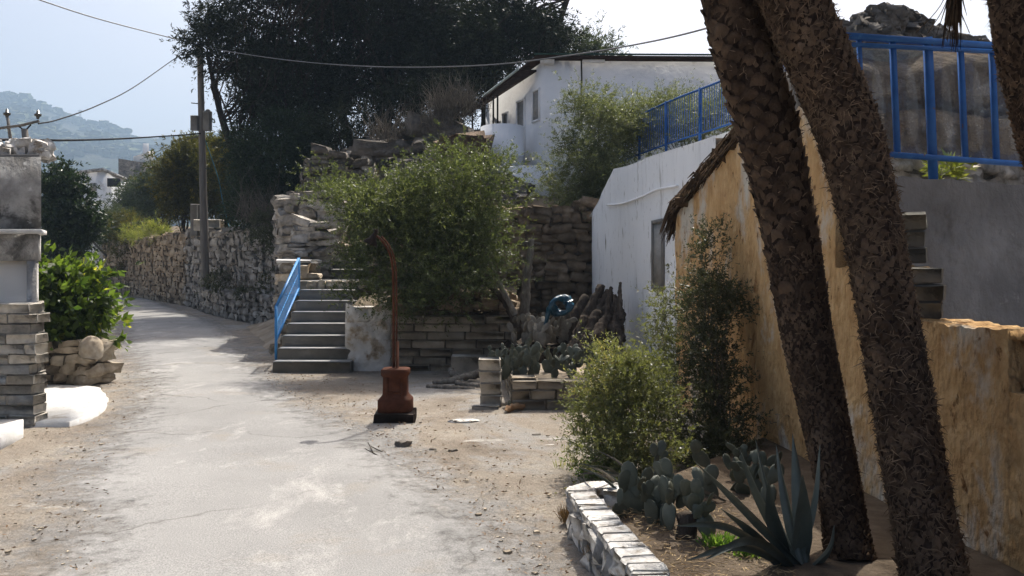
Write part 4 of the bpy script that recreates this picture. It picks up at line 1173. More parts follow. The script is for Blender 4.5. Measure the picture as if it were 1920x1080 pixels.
D0 = 14.0
t = thing('electric_pole', 'leaning wooden electricity crossarm with brown insulators behind the grey house', 'pole', tuple(W(55, 500, D0)))
link('post', MB().tube([W(60, 500, D0), W(52, 300, D0), W(46, 242, D0)], [.07, .055, .05], 8), M['polewood'], t)
link('crossarm', MB().tube([W(-60, 241, D0), W(-5, 241, D0), W(40, 235, D0), W(73, 227, D0)], .022, 8), M['polewood'], t)
link('side_post', MB().tube([W(24, 285, D0 + .1), W(18, 250, D0 + .1), W(14, 220, D0 + .1)], [.03, .026, .022], 8), M['polewood'], t)
link('brace', MB().tube([W(44, 246, D0), W(40, 240, D0), W(36, 238, D0)], .012, 6), M['darkiron'], t)
link('brace', MB().tube([W(47, 246, D0), W(53, 239, D0), W(58, 234, D0)], .012, 6), M['darkiron'], t)
for u, v in ((13, 213), (71, 215)):
    c = W(u, v, D0 + (.1 if u < 20 else 0))
    link('insulator', MB().tube([c + (0, 0, -.07), c + (0, 0, -.03), c + (0, 0, -.025), c + (0, 0, .01), c + (0, 0, .015), c + (0, 0, .075)], [.018, .03, .05, .055, .03, .014], 10), M['porcelain'], t, smooth=True)

mb = MB()
for dx in (-.9, .9):
    mb.bar(W(150, 240, 1185) + (dx * 2.8, 0, -16), W(150, 206, 1185) + (dx * .8, 0, 0), .5, 5)
for k in range(5): mb.bar(W(150, 236 - k * 6, 1185) + (-2.5 + k * .3, 0, 0), W(150, 233 - k * 6, 1185) + (2.5 - k * .3, 0, 0), .3, 4)
mb.bar(W(146, 208, 1185), W(154, 208, 1185), .8, 5)
solo('antenna_mast', mb, M['box'], 'tiny lattice mast on the ridge of the far hill', 'mast')

# ================================================================ far houses on the left
t = thing('far_house', 'white far house with a dark window seen above the dark tree', 'house', (-27.7, 60, 2.5))
mb = MB().prism([W(140, 0, 59)[:2], W(193, 0, 58)[:2], W(236, 0, 60)[:2], W(236, 0, 68)[:2], W(140, 0, 68)[:2]], 1.0, [7.75, 7.85, 7.45, 7.4, 7.7]); link('wall', mb, M['white'], t)
mb = MB().prism([W(138, 0, 58.8)[:2], W(193, 0, 57.8)[:2], W(238, 0, 59.8)[:2], W(238, 0, 68)[:2], W(138, 0, 68)[:2]], [7.76, 7.86, 7.46, 7.41, 7.71], [7.95, 8.05, 7.6, 7.5, 7.8]); link('roof', mb, M['graystain'], t)
def inrect(u0, u1, v0, v1, d, m):
    return MB().add([W(u0, v1, d), W(u1, v1, d), W(u1, v0, d), W(u0, v0, d), W(u0, v1, d) + (0, .1, 0), W(u1, v1, d) + (0, .1, 0), W(u1, v0, d) + (0, .1, 0), W(u0, v0, d) + (0, .1, 0)], [(0, 1, 2, 3), (0, 4, 5, 1), (1, 5, 6, 2), (2, 6, 7, 3), (3, 7, 4, 0)])
link('window', inrect(201, 225, 334, 350, 58.3, 0), M['dark_panel'], t); link('window', inrect(168, 180, 343, 358, 58.1, 0), M['shutter'], t)
t = thing('far_wall', 'white far wall end with a slanting pipe below the dark tree', 'wall', (-24.3, 52, 0))
link('wall', MB().prism([W(160, 0, 50)[:2], W(199, 0, 50)[:2], W(199, 0, 54)[:2], W(160, 0, 54)[:2]], 0, 4.1), M['white'], t)
link('pipe', MB().bar(W(162, 440, 49.7), W(199, 480, 49.7), .06, 6), M['greycable'], t)
t = thing('far_hut', 'flat grey far stone hut on the rise behind the white far house', 'hut', (-38, 92, 0))
link('wall', MB().prism([W(222, 0, 90)[:2], W(292, 0, 90)[:2], W(292, 0, 98)[:2], W(222, 0, 98)[:2]], 0, [12.6, 12.0, 12, 12.6]), M['rock'], t)
link('chimney', MB().prism([W(250, 0, 91)[:2], W(288, 0, 91)[:2], W(288, 0, 94)[:2], W(250, 0, 94)[:2]], 11.5, [12.9, 13.6, 13.6, 12.9]), M['beige'], t)
link('chimney', MB().prism([W(268, 0, 90.5)[:2], W(279, 0, 90.5)[:2], W(279, 0, 91.5)[:2], W(268, 0, 91.5)[:2]], 11.5, 14.2), M['white'], t)
solo('gate_post', MB().box(W(366, 425, 33.4) + (0, 0, .25), (.28, .28, 1.2), ch=.02), M['concrete'], 'short pale concrete post on the stone wall left of the utility pole', 'post')
solo('wall_block', MB().box(W(392, 425, 33.2) + (0, 0, .05), (1.0, .5, .42), ch=.02), M['block'], 'grey concrete block upstand on the wall right behind the utility pole', 'block')

# ================================================================ yard right of the lamp: planter, cacti, timber
pad_n, pad_m = 14, 7
th = np.linspace(0, 2 * math.pi, pad_n, endpoint=False)
ph = np.linspace(0, math.pi, pad_m)
PADV = np.array([[math.sin(p) * math.cos(a) * (.40 + .10 * -math.cos(p)), math.sin(p) * math.sin(a) * .5, .5 - .5 * math.cos(p)] for p in ph for a in th])
PADF = np.array([[i * pad_n + j, i * pad_n + (j + 1) % pad_n, (i + 1) * pad_n + (j + 1) % pad_n, (i + 1) * pad_n + j] for i in range(pad_m - 1) for j in range(pad_n)])
def padmesh(mb, base, h, w_, th_, yaw, tilt, roll):
    """flat cactus pad standing on base, leaning sideways by roll and fore-aft by tilt"""
    v = PADV * np.array([w_ / .42 * .5, th_, h])
    v[:, 1] += .1 * h * ((v[:, 2] / h) ** 2) * rng.normal(0, 1)
    v *= 1 + rng.normal(0, .012, v.shape)
    Rm = rot(0, 0, yaw) @ rot(tilt, 0, 0) @ rot(0, roll, 0)
    mb.add(v @ Rm.T + np.asarray(base, float), PADF)
    return np.asarray(base) + Rm @ np.array([0, 0, h * .96]), Rm
def opuntia(label, base, n, size, levels=3, spread=.5, m='cactus', group=None, name='prickly_pear', aim=None):
    t = thing(name, label, 'cactus', tuple(base), group)
    tips = []
    for k in range(n):
        mb = MB()
        b = np.asarray(base, float) + np.array([rng.normal(0, spread * .35), rng.normal(0, spread * .3), -.02])
        h = size * rng.uniform(.8, 1.15)
        tip, Rm = padmesh(mb, b, h, h * .62, h * .13, rng.uniform(-.9, .9), rng.normal(0, .25), rng.normal(0, .32))
        link('pad', mb, M[m], t, smooth=True); tips.append((tip, 1, h, b))
    while tips:
        tip, lv, h, b = tips.pop()
        if lv >= levels: continue
        for _ in range(rng.choice([1, 2, 2, 3]) if lv == 1 else rng.choice([0, 1, 2])):
            mb = MB(); hh = h * rng.uniform(.7, .95)
            bb = tip + rng.normal(0, 1, 3) * np.array([h * .14, h * .04, h * .05]) - np.array([0, 0, h * .06])
            t2, _ = padmesh(mb, bb, hh, hh * .62, hh * .13, rng.uniform(-1.0, 1.0), rng.normal(0, .3), rng.normal(0, .5))
            link('pad', mb, M[m], t, smooth=True); tips.append((t2, lv + 1, hh, bb))
    return t

t = thing('block_planter', 'low planter of brown blocks holding the grey green prickly pears', 'planter', (.4, 10, 0))
mb = MB()
for r in range(3):
    x = .0 - (.12 if r % 2 else 0)
    while x < .95:
        L_ = rng.uniform(.28, .42); a_, b_ = max(x, .0), min(x + L_, 1.0)
        if b_ - a_ > .05: mb.box(((a_ + b_) / 2, 9.98, .055 + r * .112), (b_ - a_ - .01, .2, .105), rng.normal(0, .008), ch=.012, jit=.004)
        x += L_
for r in range(3):
    y = 10.1 + (.14 if r % 2 else 0)
    while y < 12:
        L_ = rng.uniform(.24, .4); mb.box((.09 - (y - 10) * .055, y + L_ / 2, .055 + r * .112), (.18, L_ - .01, .105), rng.normal(.05, .01), ch=.012, jit=.004); y += L_
link('blocks', mb, M['block_brown'], t)
link('top_block', MB().box((.13, 10.02, .35), (.27, .2, .03), .03, ch=.01, jit=.004), M['stone_tan'], t)
link('soil', MB().prism([(.15, 10.05), (1.1, 10.05), (1.4, 12), (.1, 12)], 0, .29), M['dirt'], t)
t = thing('block_stack', 'short upright stack of grey blocks beside the cactus planter', 'blocks', (-.25, 10.2, 0))
for k in range(4):
    link('block', MB().box((-.245 + rng.normal(0, .008), 10.22, .07 + k * .137), (.25, .22, .132), rng.normal(0, .02), ch=.012, jit=.004), M['block'], t)
solo('stone_slab', MB().box((-.3, 9.98, .012), (.3, .12, .05), .05, ch=.01, jit=.004), M['block'], 'flat grey stone slab lying at the foot of the block stack', 'slab')
for k, (x, y, n, s, lab) in enumerate(((.12, 10.55, 11, .165, 'pale prickly pear clump at the sunny front corner of the block planter'), (.0, 11.35, 9, .18, 'dark prickly pear clump at the back left of the block planter'),
                                 (.62, 10.9, 9, .175, 'shaded prickly pear clump in the middle of the block planter'), (1.0, 10.6, 7, .17, 'sprawling prickly pear clump at the right end of the block planter'))):
    opuntia(lab, (x, y, .28), n, s, 3, .5, group='prickly pears in the block planter')
opuntia('heap of pale withered cactus pads in front of the wooden post', (.22, 12.7, .5), 9, .2, 3, .6, 'drypad', name='withered_cactus')
opuntia('tangle of withered cactus pads under the blue plastic sheet', (.6, 13.0, .5), 8, .2, 3, .5, 'drypad', name='withered_cactus')
mb = MB()
for _ in range(150): mb.stone((rng.uniform(-.1, 1.5), rng.uniform(12.4, 14.2), rng.uniform(0, .38)), (rng.uniform(.1, .4), .25, rng.uniform(.08, .25)), rng.uniform(0, 3), rng.normal(0, .3), rng.normal(0, .3))
solo('debris_heap', mb, M['darkwood'], 'dark heap of rubble and rotten wood behind the cactus planter', 'heap')
# crumpled blue sheet
q = np.linspace(0, 2 * math.pi, 26); c = W(1051, 573, 12.6)
P = np.array([c + np.array([.12 * math.cos(a) - .035 * math.sin(a), .04 * math.sin(2 * a), .105 * math.sin(a) + .03 * math.cos(a)]) for a in q])
mb = MB().tube(P, .05 + .018 * np.sin(q * 2 + 1), 12, jit=.25)
mb.tube([c + (-.16, 0, -.03), c + (-.2, -.02, -.2), c + (-.24, 0, -.34)], [.04, .03, .012], 7, jit=.2)
solo('plastic_sheet', mb, M['bluebag'], 'crumpled blue plastic sheet twisted into a loop on the cactus heap', 'plastic', smooth=True)

def log(name, label, pts, rad, m, cat, group=None, n=9, jit=.13):
    P = curve(pts, 18); r = np.interp(np.linspace(0, 1, len(P)), np.linspace(0, 1, len(rad)), rad)
    return solo(name, MB().tube(P, r, n, jit=jit), M[m], label, cat, group)
log('wooden_post', 'grey upright wooden post rising behind the withered cactus', [W(983, 600, 13.6), W(986, 530, 13.6), W(992, 490, 13.6), W(997, 448, 13.6)], [.085, .07, .06, .045], 'driftwood', 'post')
log('dead_branch', 'thick dead branch slanting up to the left beside the wooden post', [W(972, 612, 13.3), W(950, 570, 13.3), W(918, 535, 13.4), W(880, 508, 13.5)], [.08, .06, .045, .02], 'darkwood', 'branch')
log('dead_branch', 'thin forked dead branch standing left of the wooden post', [W(966, 590, 13.2), W(948, 555, 13.2), W(930, 520, 13.3), W(914, 480, 13.4)], [.05, .04, .035, .03], 'driftwood', 'branch')
g = 'old trunks leaning on the white wall'
for k, (u0, v0, u1, v1, d, r, lab) in enumerate(((1075, 655, 1128, 542, 14.2, .1, 'tallest dark trunk at the left of the leaning wood pile'), (1100, 660, 1142, 552, 14.1, .11, None), (1118, 660, 1150, 560, 14.0, .12, None),
                                         (1135, 660, 1160, 570, 13.9, .11, None), (1060, 650, 1098, 560, 14.4, .09, None), (1050, 640, 1085, 585, 14.5, .08, None), (1150, 665, 1165, 590, 13.6, .12, None),
                                         (1090, 670, 1120, 590, 13.7, .12, None), (1110, 680, 1140, 600, 13.5, .12, None), (1068, 668, 1098, 600, 13.8, .1, None), (1130, 690, 1160, 620, 13.2, .12, None),
                                         (1168, 640, 1152, 560, 13.7, .05, 'thin forked trunk hanging at the right of the leaning wood pile'), (1166, 600, 1163, 536, 13.7, .035, 'thin bare stake beside the forked trunk on the wood pile'), (1138, 600, 1146, 545, 14.0, .045, 'short pointed stake at the top of the wood pile'))):
    d -= 1.0; a_, b_ = W(u0, v0, d - .4), W(u1, v1 - 6, d); b_[0] = min(b_[0], wx(d) - r - .02); a_[0] = min(a_[0], wx(d) - .2)
    m_ = (a_ + b_) / 2 + rng.normal(0, .04, 3)
    log('old_trunk', lab or 'dark weathered palm trunk in the middle of the pile leaning on the white wall', [a_, m_, b_], [r * 1.0, r * .95, r * .6], 'darkwood', 'timber', g, 10, .14)
g = 'branches on the ground by the block wall'
for pts, r, lab in (([W(812, 722, 12.0), W(850, 716, 12.1), W(900, 702, 12.4)], [.035, .05, .055], 'longest grey driftwood branch on the ground by the block stack'), ([W(845, 698, 12.8), W(856, 712, 12.4), W(872, 726, 12.0)], [.03, .05, .04], 'knobbly grey branch end lying crosswise on the others'),
                    ([W(800, 727, 11.7), W(840, 730, 11.6), W(890, 733, 11.6)], [.025, .04, .03], 'thin dark branch lying nearest the lamp pedestal'), ([W(855, 720, 11.9), W(880, 727, 11.8), W(905, 728, 11.7)], [.04, .045, .04], 'short grey branch tucked behind the block stack'),
                    ([W(845, 697, 12.7), W(852, 705, 12.5), W(880, 708, 12.4)], [.05, .045, .03], 'bent grey root behind the driftwood branches')):
    log('driftwood_branch', lab, [p + np.array([0, 0, .02]) for p in pts], r, 'driftwood', 'branch', g, 8, .15)
solo('concrete_block', MB().box((-.65, 13.1, .14), (.5, .3, .3), .02, ch=.015, jit=.005), M['block'], 'grey hollow looking concrete block against the block wall', 'block')
opuntia('single fallen green cactus pad on the ground before the planter', G(957, 772) + (0, 0, .02), 1, .13, 1, .01, name='cactus_pad')
mb = MB().tube(curve([G(948, 775) + (0, 0, .03), G(965, 771) + (0, 0, .05), G(985, 768) + (0, 0, .03)], 10), [.01] + [.035] * (len(curve([G(948, 775)] * 3, 10)) - 2) + [.008], 6, jit=.2)
solo('dry_leaf', mb, M['agave_dry'], 'curled rusty brown dry leaf at the foot of the cactus planter', 'leaf')

# stones and litter on the ground
for u, v, s, m, lab in ((757, 838, (.13, .1, .07), 'rock', 'dark stone alone on the pale dust in front of the lamp'), (1006, 818, (.09, .06, .03), 'rock', 'small dark chip on the tan earth before the shrub'),
                        (812, 845, (.06, .05, .03), 'rock', 'small grey stone right of the dark stone'), (1018, 837, (.2, .12, .02), 'stone_white', 'flat white stone set in the tan earth'), (1090, 842, (.18, .1, .02), 'stone_white', 'flat white stone near the foot of the shrub'),
                        (850, 848, (.08, .05, .035), 'rock', 'grey pebble far right of the dark stone'), (870, 790, (.3, .2, .015), 'stone_white', 'large pale flat stone right of the lamp pedestal')):
    p = G(u, v); solo('stone', MB().stone(p + (0, 0, s[2] * .3), s, rng.uniform(0, 1), rough=.12), M[m], lab, 'stone', 'loose stones on the ground')
mb = MB()
for a_, b_ in (((690, 840), (703, 858)), ((684, 852), (712, 858)), ((696, 848), (722, 852))):
    mb.tube([G(*a_) + (0, 0, .05), (G(*a_) + G(*b_)) / 2 + (0, 0, .03), G(*b_) + (0, 0, .01)], [.003, .005, .004], 5)
solo('twig', mb, M['darkwood'], 'small forked twig on the road edge below the dark stone', 'twig')
mb = MB()
for _ in range(2600):
    d = 4.3 + rng.random() ** 1.6 * 13; lo_, hi_ = np.interp(d, [p[1] for p in RL], [p[0] for p in RL]), np.interp(d, [p[1] for p in RR], [p[0] for p in RR])
    if rng.random() < .55: x = hi_ + abs(rng.normal(0, 1)) * 1.3 - .3
    elif rng.random() < .75: x = lo_ - abs(rng.normal(0, .9)) + .35
    else: x = rng.uniform(lo_, hi_)
    if x > wx(d) - .3 if d > 10 else x > ox(d) - .3: continue
    s = rng.gamma(1.5, .0036) + .002
    mb.stone((x, d, gz(x, d) + s * .15 + .012), (s * 1.4, s, s * .55), rng.uniform(0, 3), rough=.18)
tag(link('gravel', mb, M['stone_tan']), 'loose gravel scattered along the road edges and the earth yard', 'gravel', None, 'stuff')

mb = MB()
n = 1500
dd_ = 4.6 + rng.random(n) ** 1.3 * 9
xx_ = np.interp(dd_, [p[1] for p in RR], [p[0] for p in RR]) + np.abs(rng.normal(0, .9, n)) - .25
side_ = rng.random(n) < .28
xx_ = np.where(side_, np.interp(dd_, [p[1] for p in RL], [p[0] for p in RL]) - np.abs(rng.normal(0, .7, n)) + .5, xx_)
ok_ = xx_ < np.where(dd_ > 10, 3.13 - .1 * dd_ - .25, 2.0)
cc_ = np.stack([xx_, dd_, gz(xx_, dd_) + .018], -1)[ok_]
aa_ = unit(len(cc_)) * np.array([1, 1, .25]); aa_ /= np.linalg.norm(aa_, axis=1)[:, None]
leafquads(mb, cc_, aa_, rng.uniform(.015, .05, len(cc_)), rng.uniform(.004, .014, len(cc_)), .2)
tag(link('leaf_litter', mb, M['agave_dry']), 'dry brown leaf litter blown along the road edges', 'litter', None, 'stuff')

# ================================================================ flower bed in front
FB = [(.86, 5.42), (.5, 5.5), (.33, 5.36), (.36, 5.0), (.44, 4.45), (.52, 3.9), (.62, 3.2), (.72, 2.4)]
t = thing('bed_wall', 'low curving rubble wall with whitewashed top round the flower bed', 'wall', (.4, 4.6, 0))
mb, core = MB(), MB()
stone_wall(mb, [(x, y, -.02, .21) for x, y in FB], .115, (.08, .17), .16, .022, .5, side=-1, core=core)
link('stones', mb, M['stone_white'], t); link('wall_core', core, M['mortar'], t)
cp = curve([(x, y, 0) for x, y in FB], 120)
s, acc = 0, 0.0
mb = MB()
L_ = np.concatenate([[0], np.cumsum(np.linalg.norm(np.diff(cp, axis=0), axis=1))])
x = 0
while x < L_[-1] - .1:
    ln = rng.uniform(.08, .17); m_ = x + ln / 2
    p = np.array([np.interp(m_, L_, cp[:, 0]), np.interp(m_, L_, cp[:, 1])]); q = np.array([np.interp(m_ + .04, L_, cp[:, 0]), np.interp(m_ + .04, L_, cp[:, 1])])
    tt = (q - p) / np.linalg.norm(q - p); nn = np.array([-tt[1], tt[0]]) * -1
    c = p - np.array([-tt[1], tt[0]]) * -.09
    mb.box((c[0], c[1], .24 + rng.normal(0, .005)), (ln * .99, .17 * rng.uniform(.9, 1.1), .05), math.atan2(tt[1], tt[0]) + rng.normal(0, .05), .0025, .01, rng.normal(0, .012), rng.normal(0, .012))
    x += ln
link('capping', mb, M['stone_white'], t)
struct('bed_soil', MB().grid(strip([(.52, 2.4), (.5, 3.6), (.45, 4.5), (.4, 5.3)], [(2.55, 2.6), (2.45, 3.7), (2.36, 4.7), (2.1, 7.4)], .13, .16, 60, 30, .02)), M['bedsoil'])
mb = MB()
n = 1600
c = np.stack([rng.uniform(.5, 1.3, n), rng.uniform(3.6, 5.3, n), np.full(n, .165) + rng.uniform(0, .03, n)], -1)
a_ = unit(n) * np.array([1, 1, .2]); leafquads(mb, c, a_, rng.uniform(.03, .09, n), .004)
tag(link('straw_litter', mb, M['straw']), 'dry straw and leaf litter on the flower bed soil', 'litter', None, 'stuff')
for u, v in ((1075, 980), (1130, 1055)):
    mb = MB(); n = 220; p = G(u, min(v, 1075)) + (-.03, -.02, 0)
    a_ = unit(n) * .5 + np.array([-.1, -.2, .9]); c = p + rng.normal(0, .02, (n, 3)) * (1, 1, .2) + a_ * .05
    leafquads(mb, c, a_, rng.uniform(.06, .16, n), .005)
    solo('dry_grass_tuft', mb, M['fur'], 'tuft of brown dry grass at the %s of the bed wall' % ('far outer corner' if v < 1000 else 'near outer foot'), 'grass tuft')
# ================================================================ palms
def palm(label, path, widths, fine_below, shag, seed, n_scale, fronds=38, top_ext=None):
    """path: [(u, v, d)] up the trunk; widths in photograph pixels at each point"""
    global rng
    keep = rng; rng = np.random.default_rng(seed)
    P0 = np.array([W(*p) for p in path]); R0 = np.array([w_ / 2 / F * p[2] for p, w_ in zip(path, widths)])
    P = curve(P0, 160)
    s = np.concatenate([[0], np.cumsum(np.linalg.norm(np.diff(P, axis=0), axis=1))])
    s0 = np.concatenate([[0], np.cumsum(np.linalg.norm(np.diff(P0, axis=0), axis=1))]); s0 *= s[-1] / s0[-1]
    rad = np.interp(s, s0, R0)
    t = thing('palm_tree', label, 'palm', tuple(P0[0]))
    T_ = np.gradient(P, axis=0); T_ /= np.linalg.norm(T_, axis=1)[:, None]
    rad = rad * (.84 if shag < .5 else .84) * (1 + .28 * np.exp(-s / .12))
    tr = link('trunk', MB().tube(P, rad * .95, 28, jit=.02), M['palmcore'], t, smooth=True)
    sc, fb = MB(), MB()
    def frame(q):
        p = np.array([np.interp(q, s, P[:, k]) for k in range(3)]); tt = np.array([np.interp(q, s, T_[:, k]) for k in range(3)]); tt /= np.linalg.norm(tt)
        a = np.cross(tt, [0, 1.0, 0]); a /= np.linalg.norm(a); b = np.cross(tt, a)
        return p, tt, a, b, np.interp(q, s, rad)
    q, row = .0, 0
    while q < s[-1]:
        p, tt, a, b, r = frame(q)
        fine = p[2] < fine_below + rng.normal(0, .12)
        step = .024 if fine else .055 if shag < .5 else .036
        n = int(2 * math.pi * r / (.042 if fine else .115 if shag < .5 else .066))
        for k in range(n):
            th0 = (k + .5 * (row % 2) + rng.normal(0, .1)) / n * 2 * math.pi
            w_ = 2 * math.pi / n * rng.uniform(.75, 1.1); h_ = step * rng.uniform(1.2, 1.75); lift = .008 if fine else rng.uniform(.014, .03) if shag < .5 else rng.uniform(.008, .022)
            ax = np.linspace(-.5, .5, 5); hv = np.array([0, .5, 1.0])
            pts = np.zeros((4, 5, 3))
            for i, f in enumerate((0, .55, 1.0, .82)):
                for j, x in enumerate(ax):
                    wid = w_ * (1 - .28 * f) if i < 3 else w_ * .7
                    an = th0 + x * wid
                    rr = r * .94 + lift * (f ** 1.5) * (1 - (2 * x) ** 2 * .55) - (lift * .55 if i == 3 else 0)
                    hh = h_ * f * (1 - .35 * (2 * x) ** 2) + (0 if i < 3 else h_ * .1)
                    pts[i, j] = p + (a * math.cos(an) + b * math.sin(an)) * rr + tt * hh
            pts += rng.normal(0, .0035, pts.shape)
            sc.grid(pts)
        q += step; row += 1
    m = int(2600 * (.5 + 3.6 * shag))
    for _ in range(m):
        q = rng.uniform(0, s[-1]); p, tt, a, b, r = frame(q)
        if p[2] < fine_below and rng.random() < .8 - shag * .75: continue
        an = rng.uniform(0, 2 * math.pi); rad_ = a * math.cos(an) + b * math.sin(an); tan_ = -a * math.sin(an) + b * math.cos(an)
        L_ = rng.uniform(.02, .055) * (1 + .4 * shag)
        c0 = p + rad_ * (r * .99); d1 = rad_ * rng.uniform(.05, .3) + tan_ * rng.normal(0, .7) + tt * rng.normal(-.15, .55); d1 /= np.linalg.norm(d1)
        d2 = d1 + tan_ * rng.normal(0, .5) - tt * rng.uniform(0, .6)
        wv = np.cross(d1, rad_); wv /= np.linalg.norm(wv) + 1e-9; wv *= rng.uniform(.0012, .0034)
        c1 = c0 + d1 * L_ * .55; c2 = c1 + d2 * L_ * .45
        fb.add([c0 - wv, c0 + wv, c1 + wv * .8, c1 - wv * .8, c2], [(0, 1, 2, 3), (3, 2, 4)])
    link('leaf_bases', sc, M['palmbark'], tr); link('fibre', fb, M['palmfibre'], tr)
    # crown, above the frame
    top = P[-1]; cr = MB(); rc = MB()
    for k in range(fronds):
        az = k * 2.39996 + rng.normal(0, .1); el = rng.uniform(-.35, 1.25); L_ = rng.uniform(1.7, 2.3)
        dirh = np.array([math.cos(az), math.sin(az), 0])
        f = np.linspace(0, 1, 14)[:, None]
        curvep = top + dirh * (f * L_ * max(math.cos(el), .3)) + np.array([0, 0, 1]) * (f * L_ * math.sin(el) - .55 * L_ * f ** 2.2)
        rc.tube(curvep, np.linspace(.022, .004, 14), 4)
        tg = np.gradient(curvep, axis=0); tg /= np.linalg.norm(tg, axis=1)[:, None]
        side = np.cross(tg, [0, 0, 1.0]); side /= np.linalg.norm(side, axis=1)[:, None] + 1e-9
        m = 44
        ff = np.linspace(.12, .98, m)
        for sg in (-1, 1):
            c = np.stack([np.interp(ff, f[:, 0], curvep[:, k2]) for k2 in range(3)], -1)
            ttv = np.stack([np.interp(ff, f[:, 0], tg[:, k2]) for k2 in range(3)], -1); sv = np.stack([np.interp(ff, f[:, 0], side[:, k2]) for k2 in range(3)], -1)
            dv = sv * sg * .85 + ttv * .55 + np.array([0, 0, .22]) + rng.normal(0, .07, (m, 3)); dv /= np.linalg.norm(dv, axis=1)[:, None]
            ln = .36 * np.sin(np.clip(ff, .1, .95) * math.pi) + .1
            leafquads(cr, c + dv * ln[:, None] / 2, dv, ln, .022)
    cw = link('crown', cr, M['palmleaf'], t); link('frond_ribs', rc, M['palmfibre'], cw)
    rng = keep
    return t

palm('left leaning palm trunk with banded leaf stubs above and a smooth woven base', [(1594, 1060, 4.42), (1576, 930, 4.6), (1542, 765, 4.8), (1510, 610, 4.92), (1478, 420, 5.02), (1438, 240, 5.05), (1400, 110, 5.1), (1373, -10, 5.15), (1335, -260, 5.2), (1300, -620, 5.3), (1285, -860, 5.35)],
     [92, 98, 108, 116, 124, 138, 140, 140, 136, 128, 122], 1.62, .15, 41, 0)
palm('shaggy right palm trunk curving over from the foot of the ochre wall', [(1765, 1150, 3.95), (1738, 1010, 4.1), (1694, 765, 4.35), (1652, 520, 4.55), (1622, 370, 4.66), (1588, 240, 4.75), (1535, 110, 4.8), (1484, -10, 4.85), (1405, -240, 4.95), (1320, -560, 5.0), (1290, -760, 5.0)],
     [140, 138, 134, 126, 134, 142, 146, 146, 140, 130, 126], .5, .8, 42, 0)
t3 = palm('thick palm trunk leaning in at the right edge behind the ruin', [(2225, 800, 5.6), (2120, 600, 5.6), (2000, 330, 5.6), (1955, 180, 5.6), (1932, 80, 5.6), (1918, -20, 5.65), (1880, -300, 5.7), (1855, -540, 5.75)], [150, 150, 150, 146, 146, 146, 140, 130], -.5, .6, 43, 0, 44)
mb = MB()
for _ in range(95):
    u0 = 1792 + rng.normal(0, 5); q = W(u0, -60, 5.3); L_ = rng.uniform(20, 95)
    sp = rng.normal(0, 1)
    mb.tube([q, W(u0 + sp * 4, 5, 5.3 + rng.normal(0, .02)), W(u0 + sp * 9 - 4, 5 + L_, 5.3 + rng.normal(0, .03))], [.006, .005, .0015], 3)
for sp in (-75, -52, 26):
    mb.tube(curve([W(1792, -60, 5.3), W(1790 + sp * .35, 10, 5.3), W(1792 + sp, 62, 5.32)], 8), .003, 3)
link('dead_frond', mb, M['thatch'], t3)

# ================================================================ agave and succulents in the bed
t = thing('agave', 'big grey green agave with long pointed leaves at the foot of the palms', 'agave', (1.45, 4.4, .1))
ab = np.array([1.40, 4.33, .1])
def aleaf(tip, w_, bow, lean=0.0, m='agave', par=None, base=None, thk=.016):
    w_ = w_ * .66
    b0 = (ab if base is None else base) + np.array([rng.normal(0, .025), rng.normal(0, .025), 0])
    tip = np.asarray(tip, float); f = np.linspace(0, 1, 18)[:, None]
    L_ = np.linalg.norm(tip - b0)
    mid = b0 + (tip - b0) * f + np.sin(f * math.pi) ** 1.2 * np.array([bow, 0, lean]) * L_
    tg = np.gradient(mid, axis=0); tg /= np.linalg.norm(tg, axis=1)[:, None]
    out = tip - b0; out[2] = 0; out = out / (np.linalg.norm(out) + 1e-6)
    side = np.cross(tg, out + np.array([0, -.6, .15])); side /= np.linalg.norm(side, axis=1)[:, None] + 1e-9
    nrm = np.cross(side, tg)
    prof = np.interp(f[:, 0], [0, .12, .35, .6, .85, 1], [.8, .78, 1.0, .8, .36, .02]) * w_ / 2
    k = np.linspace(-1, 1, 7)
    up = mid[:, None] + side[:, None] * (k[None, :, None] * prof[:, None, None]) - nrm[:, None] * ((1 - np.abs(k) ** 1.6)[None, :, None] * prof[:, None, None] * .42)
    th_ = (1 - np.abs(k) ** 2)[None, :, None] * (thk * (1 - f * .85))[:, None] * np.ones((18, 7, 1))
    dn = up - nrm[:, None] * th_
    mb = MB().grid(up); mb.grid(dn[:, ::-1])
    return link('leaf', mb, M[m], par or t, smooth=True)
for u, v, d, w_, bow, ln in ((1305, 868, 4.15, .085, -.05, .06), (1387, 844, 4.3, .1, -.06, .03), (1415, 819, 4.45, .105, -.05, .0), (1455, 835, 4.62, .1, -.02, 0), (1486, 813, 4.5, .125, 0, 0), (1538, 835, 4.42, .125, .05, 0),
                             (1565, 985, 4.3, .1, .16, -.02), (1352, 954, 4.05, .085, -.02, .05), (1264, 985, 4.0, .075, .0, .13), (1286, 1051, 3.9, .075, 0, .12), (1500, 880, 4.7, .11, .02, 0), (1440, 900, 4.15, .12, -.05, .02), (1505, 890, 4.2, .14, .02, .0), (1320, 1050, 3.75, .08, 0, .14)):
    aleaf(W(u, v, d), w_, bow, ln)
t = thing('dry_agave_leaf', 'fallen rusty brown agave leaf curled at the foot of the left palm', 'leaf', tuple(W(1600, 1062, 4.45)))
def drag(): 
    return aleaf(W(1695, 1068, 4.4), .12, .0, .07, 'agave_dry', t, W(1560, 1062, 4.4), .015)
drag()
opuntia('upright grey green prickly pear on a dark stump in the flower bed', (.93, 4.72, .2), 5, .135, 3, .16, group='prickly pears in the flower bed')
solo('cactus_stump', MB().tube([(.93, 4.73, .1), (.935, 4.73, .22), (.93, 4.73, .28)], [.07, .055, .05], 10, jit=.15), M['darkwood'], 'dark woody stump under the upright prickly pear in the bed', 'stump')
